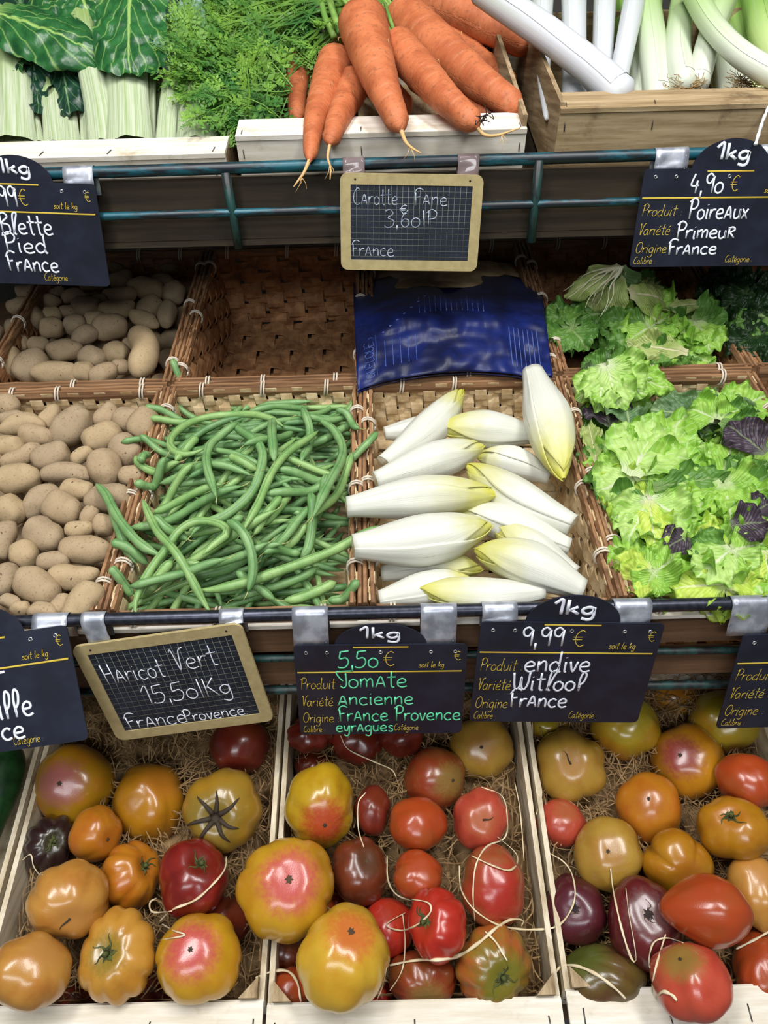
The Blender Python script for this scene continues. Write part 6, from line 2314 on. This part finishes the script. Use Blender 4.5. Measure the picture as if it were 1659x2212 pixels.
# dark chard leaves filling the crate behind
for k, (u, v, u2, v2, w) in enumerate(((60, 60, 30, -60, 220), (230, 60, 240, -60, 200), (380, 80, 400, -60, 180), (150, 150, 160, 20, 180), (330, 180, 330, 40, 150), (480, 120, 470, -30, 200))):
    B, T = at_depth(u, v + 40, 1.30), at_depth(u2, v2, 1.38)
    o = leaf(None, B, T, w * 1.3 / FPX, (-FW + UP * .4).normalized(), LM['chard_dark'], 600 + k, .012, .1, .2, 26, 'chard_leaf', 20, 16)
    tag(o, 'dark green chard leaf in the shadow behind the stems, %s from the left' % ordw([0, 2, 4, 1, 3, 5][k]), 'chard leaf', 'dark chard leaves behind the stems')

# ------------------------------------------------------------------ leeks
def leek_mat(name, lo, hi, k0, k1):
    t = NT(name, .35, .45)
    uvs = t.n('ShaderNodeUVMap').outputs[0]
    mp = t.n('ShaderNodeMapping'); mp.inputs['Scale'].default_value = (14, 1.0, 1); t.l(uvs, mp.inputs[0])
    n1 = t.noise(mp.outputs[0], 1.0, 3, .6)
    spu = t.n('ShaderNodeSeparateXYZ'); t.l(uvs, spu.inputs[0])
    s = t.math('ADD', spu.outputs[1], t.math('MULTIPLY', t.math('SUBTRACT', n1, .5), .2))
    c = t.mix(t.ramp(s, k0, k1), lo, hi)
    c = t.mix(t.ramp(n1, .5, .75, 0, .4), c, sr(172, 190, 150))
    t.col(c)
    t.bump(n1, .3, .0015)
    t.b.inputs['Subsurface Weight'].default_value = .1
    t.b.inputs['Subsurface Radius'].default_value = (.01, .012, .008)
    return t.m


LK = {'w': leek_mat('white_leek_shaft', sr(204, 207, 212), sr(186, 196, 186), .5, 1.2),
      'g': leek_mat('greenish_leek_shaft', sr(208, 214, 196), sr(160, 190, 116), .15, .9),
      'gg': leek_mat('green_leek_shaft', sr(190, 208, 140), sr(120, 166, 66), .1, .8)}
M['leek_root'] = plain('dry_leek_roots', sr(206, 184, 140), .8, .2, 0, (60, sr(150, 122, 80)))
LEEKS = [
    ([(1358, 222, 1.20), (1352, 100, 1.26), (1330, -40, 1.34)], 22, 20, 'gg', 0, 'pale green leek at the back, behind the thin slanting one'),
    ([(1240, 222, 1.20), (1232, 90, 1.26), (1228, -40, 1.34)], 16, 15, 'gg', 0, 'slim green leek seen between the first two upright white ones'),
    ([(1575, 222, 1.20), (1560, 110, 1.24), (1530, 0, 1.3)], 30, 26, 'gg', 0, 'green leek behind the crossing pair at the right'),
    ([(1640, 222, 1.22), (1610, 110, 1.26), (1580, -30, 1.34)], 26, 26, 'gg', 0, 'green leek deep at the right edge'),
    ([(1690, 150, 1.18), (1650, 70, 1.22), (1628, -40, 1.28)], 30, 30, 'gg', 0, 'thick green leek curving along the right edge'),
    ([(1385, 222, 1.17), (1390, 120, 1.22), (1410, -40, 1.32)], 26, 24, 'g', 0, 'greenish leek right of the thin slanting white one'),
    ([(1181, 258, 1.085), (1174, 170, 1.15), (1172, 60, 1.20), (1170, -40, 1.26)], 6, 26, 'w', 0, 'upright white leek at the left wall of the leek crate'),
    ([(1240, 227, 1.125), (1240, 110, 1.17), (1239, -40, 1.25)], 24, 25, 'w', 0, 'straight upright white leek, second from the crate wall'),
    ([(1300, 227, 1.14), (1302, 110, 1.19), (1308, -40, 1.27)], 21, 22, 'w', 0, 'upright white leek under the end of the long diagonal one'),
    ([(1324, 222, 1.115), (1352, 90, 1.16), (1378, -40, 1.24)], 19, 22, 'w', 0, 'thin white leek slanting up to the right'),
    ([(1424, 227, 1.12), (1412, 120, 1.17), (1400, 30, 1.22), (1396, -40, 1.26)], 31, 25, 'g', 0, 'white and green leek with a broad foot in the middle of the crate'),
    ([(1478, 190, 1.10), (1464, 110, 1.15), (1470, 30, 1.20), (1480, -40, 1.24)], 27, 22, 'g', 1, 'leek with a tuft of dry roots just behind the crate edge'),
    ([(1588, 217, 1.15), (1574, 130, 1.18), (1550, 60, 1.22)], 34, 26, 'g', 0, 'pale leek behind the crossing pair, its foot between the root tufts'),
    ([(1506, 190, 1.105), (1530, 90, 1.13), (1575, -30, 1.19)], 22, 27, 'g', 0, 'pale leek slanting up to the right, crossed by another in front'),
    ([(1690, 172, 1.03), (1600, 118, 1.06), (1535, 50, 1.10), (1486, -40, 1.16)], 25, 22, 'g', 2, 'leek crossing down to the right edge, with dirt on its root end'),
    ([(1352, 216, 1.055), (1270, 142, 1.075), (1165, 62, 1.10), (1040, -20, 1.15)], 36, 28, 'w', 0, 'long white leek lying diagonally across the others and the crate wall'),
]
for k, (pth, w0, w1, m, roots, lb) in enumerate(LEEKS):
    P = path3(pth, 28)
    d0 = pth[0][2]
    rad = []
    for i in range(28):
        s = i / 27
        rad.append((w0 + (w1 - w0) * s) * 1.06 * (P[i] - CAM).dot(FW) / FPX * (min(1, s / .05 + .35)) ** .5 * (1 + .02 * math.sin(s * 7 + k)))
    b = MB()
    uv = uvtube(b, P, rad, 18)
    o = b.build('leek', LK[m], None, True, uv=uv)
    tag(o, lb, 'leek', 'leeks on the upper shelf')
    # the outermost leaf wraps the shaft and ends in an edge
    tdir = (P[1] - P[0]).normalized()
    side = (RT - tdir * RT.dot(tdir)).normalized()
    g_, uv2 = [], []
    for i in range(2, 26):
        td = (P[i + 1] - P[i - 1]).normalized()
        sd = (RT - td * RT.dot(td)).normalized()
        fr2 = sd.cross(td).normalized()
        if fr2.dot(-FW) < 0:
            fr2 = -fr2
        row = []
        for j in range(9):
            a = math.radians(-35 + 150 * j / 8 + 20 * math.sin(k))
            row.append(P[i] + (sd * math.cos(a) + fr2 * math.sin(a)) * rad[i] * 1.03)
            uv2.append((j / 18 + .2, i / 27))
        g_.append(row)
    MB().sheet(g_).build('outer_leaf', LK[m], o, True, uv=uv2)
    if roots:
        b = MB()
        rnd = random.Random(k)
        e = P[0] if roots == 1 else at_depth(1612, 182, 1.085)
        for i in range(70):
            p = e + RT * rnd.uniform(-.014, .014) + UP * rnd.uniform(-.004, .005)
            pts = [p]
            a = rnd.uniform(0, 6.3)
            for _ in range(5):
                a += rnd.uniform(-1.2, 1.2)
                pts.append(pts[-1] + RT * (math.cos(a) * .006) + UP * (math.sin(a) * .0035) - FW * rnd.uniform(-.002, .004))
            b.tube(catmull(pts, 2), .00045, 4)
        b.build('roots', M['leek_root'], o, False)
# string
P = path3([(1668, 215, 1.02), (1650, 255, 1.01), (1640, 285, 1.005), (1632, 312, 1.0)], 16)
o = MB().tube(P, [.0022 * (1 + .25 * math.sin(i * 2.2)) for i in range(16)], 6).build('string', plain('white_plastic_string', sr(232, 232, 232), .4))
tag(o, 'white twisted string hanging down at the right end of the leek crate', 'string')
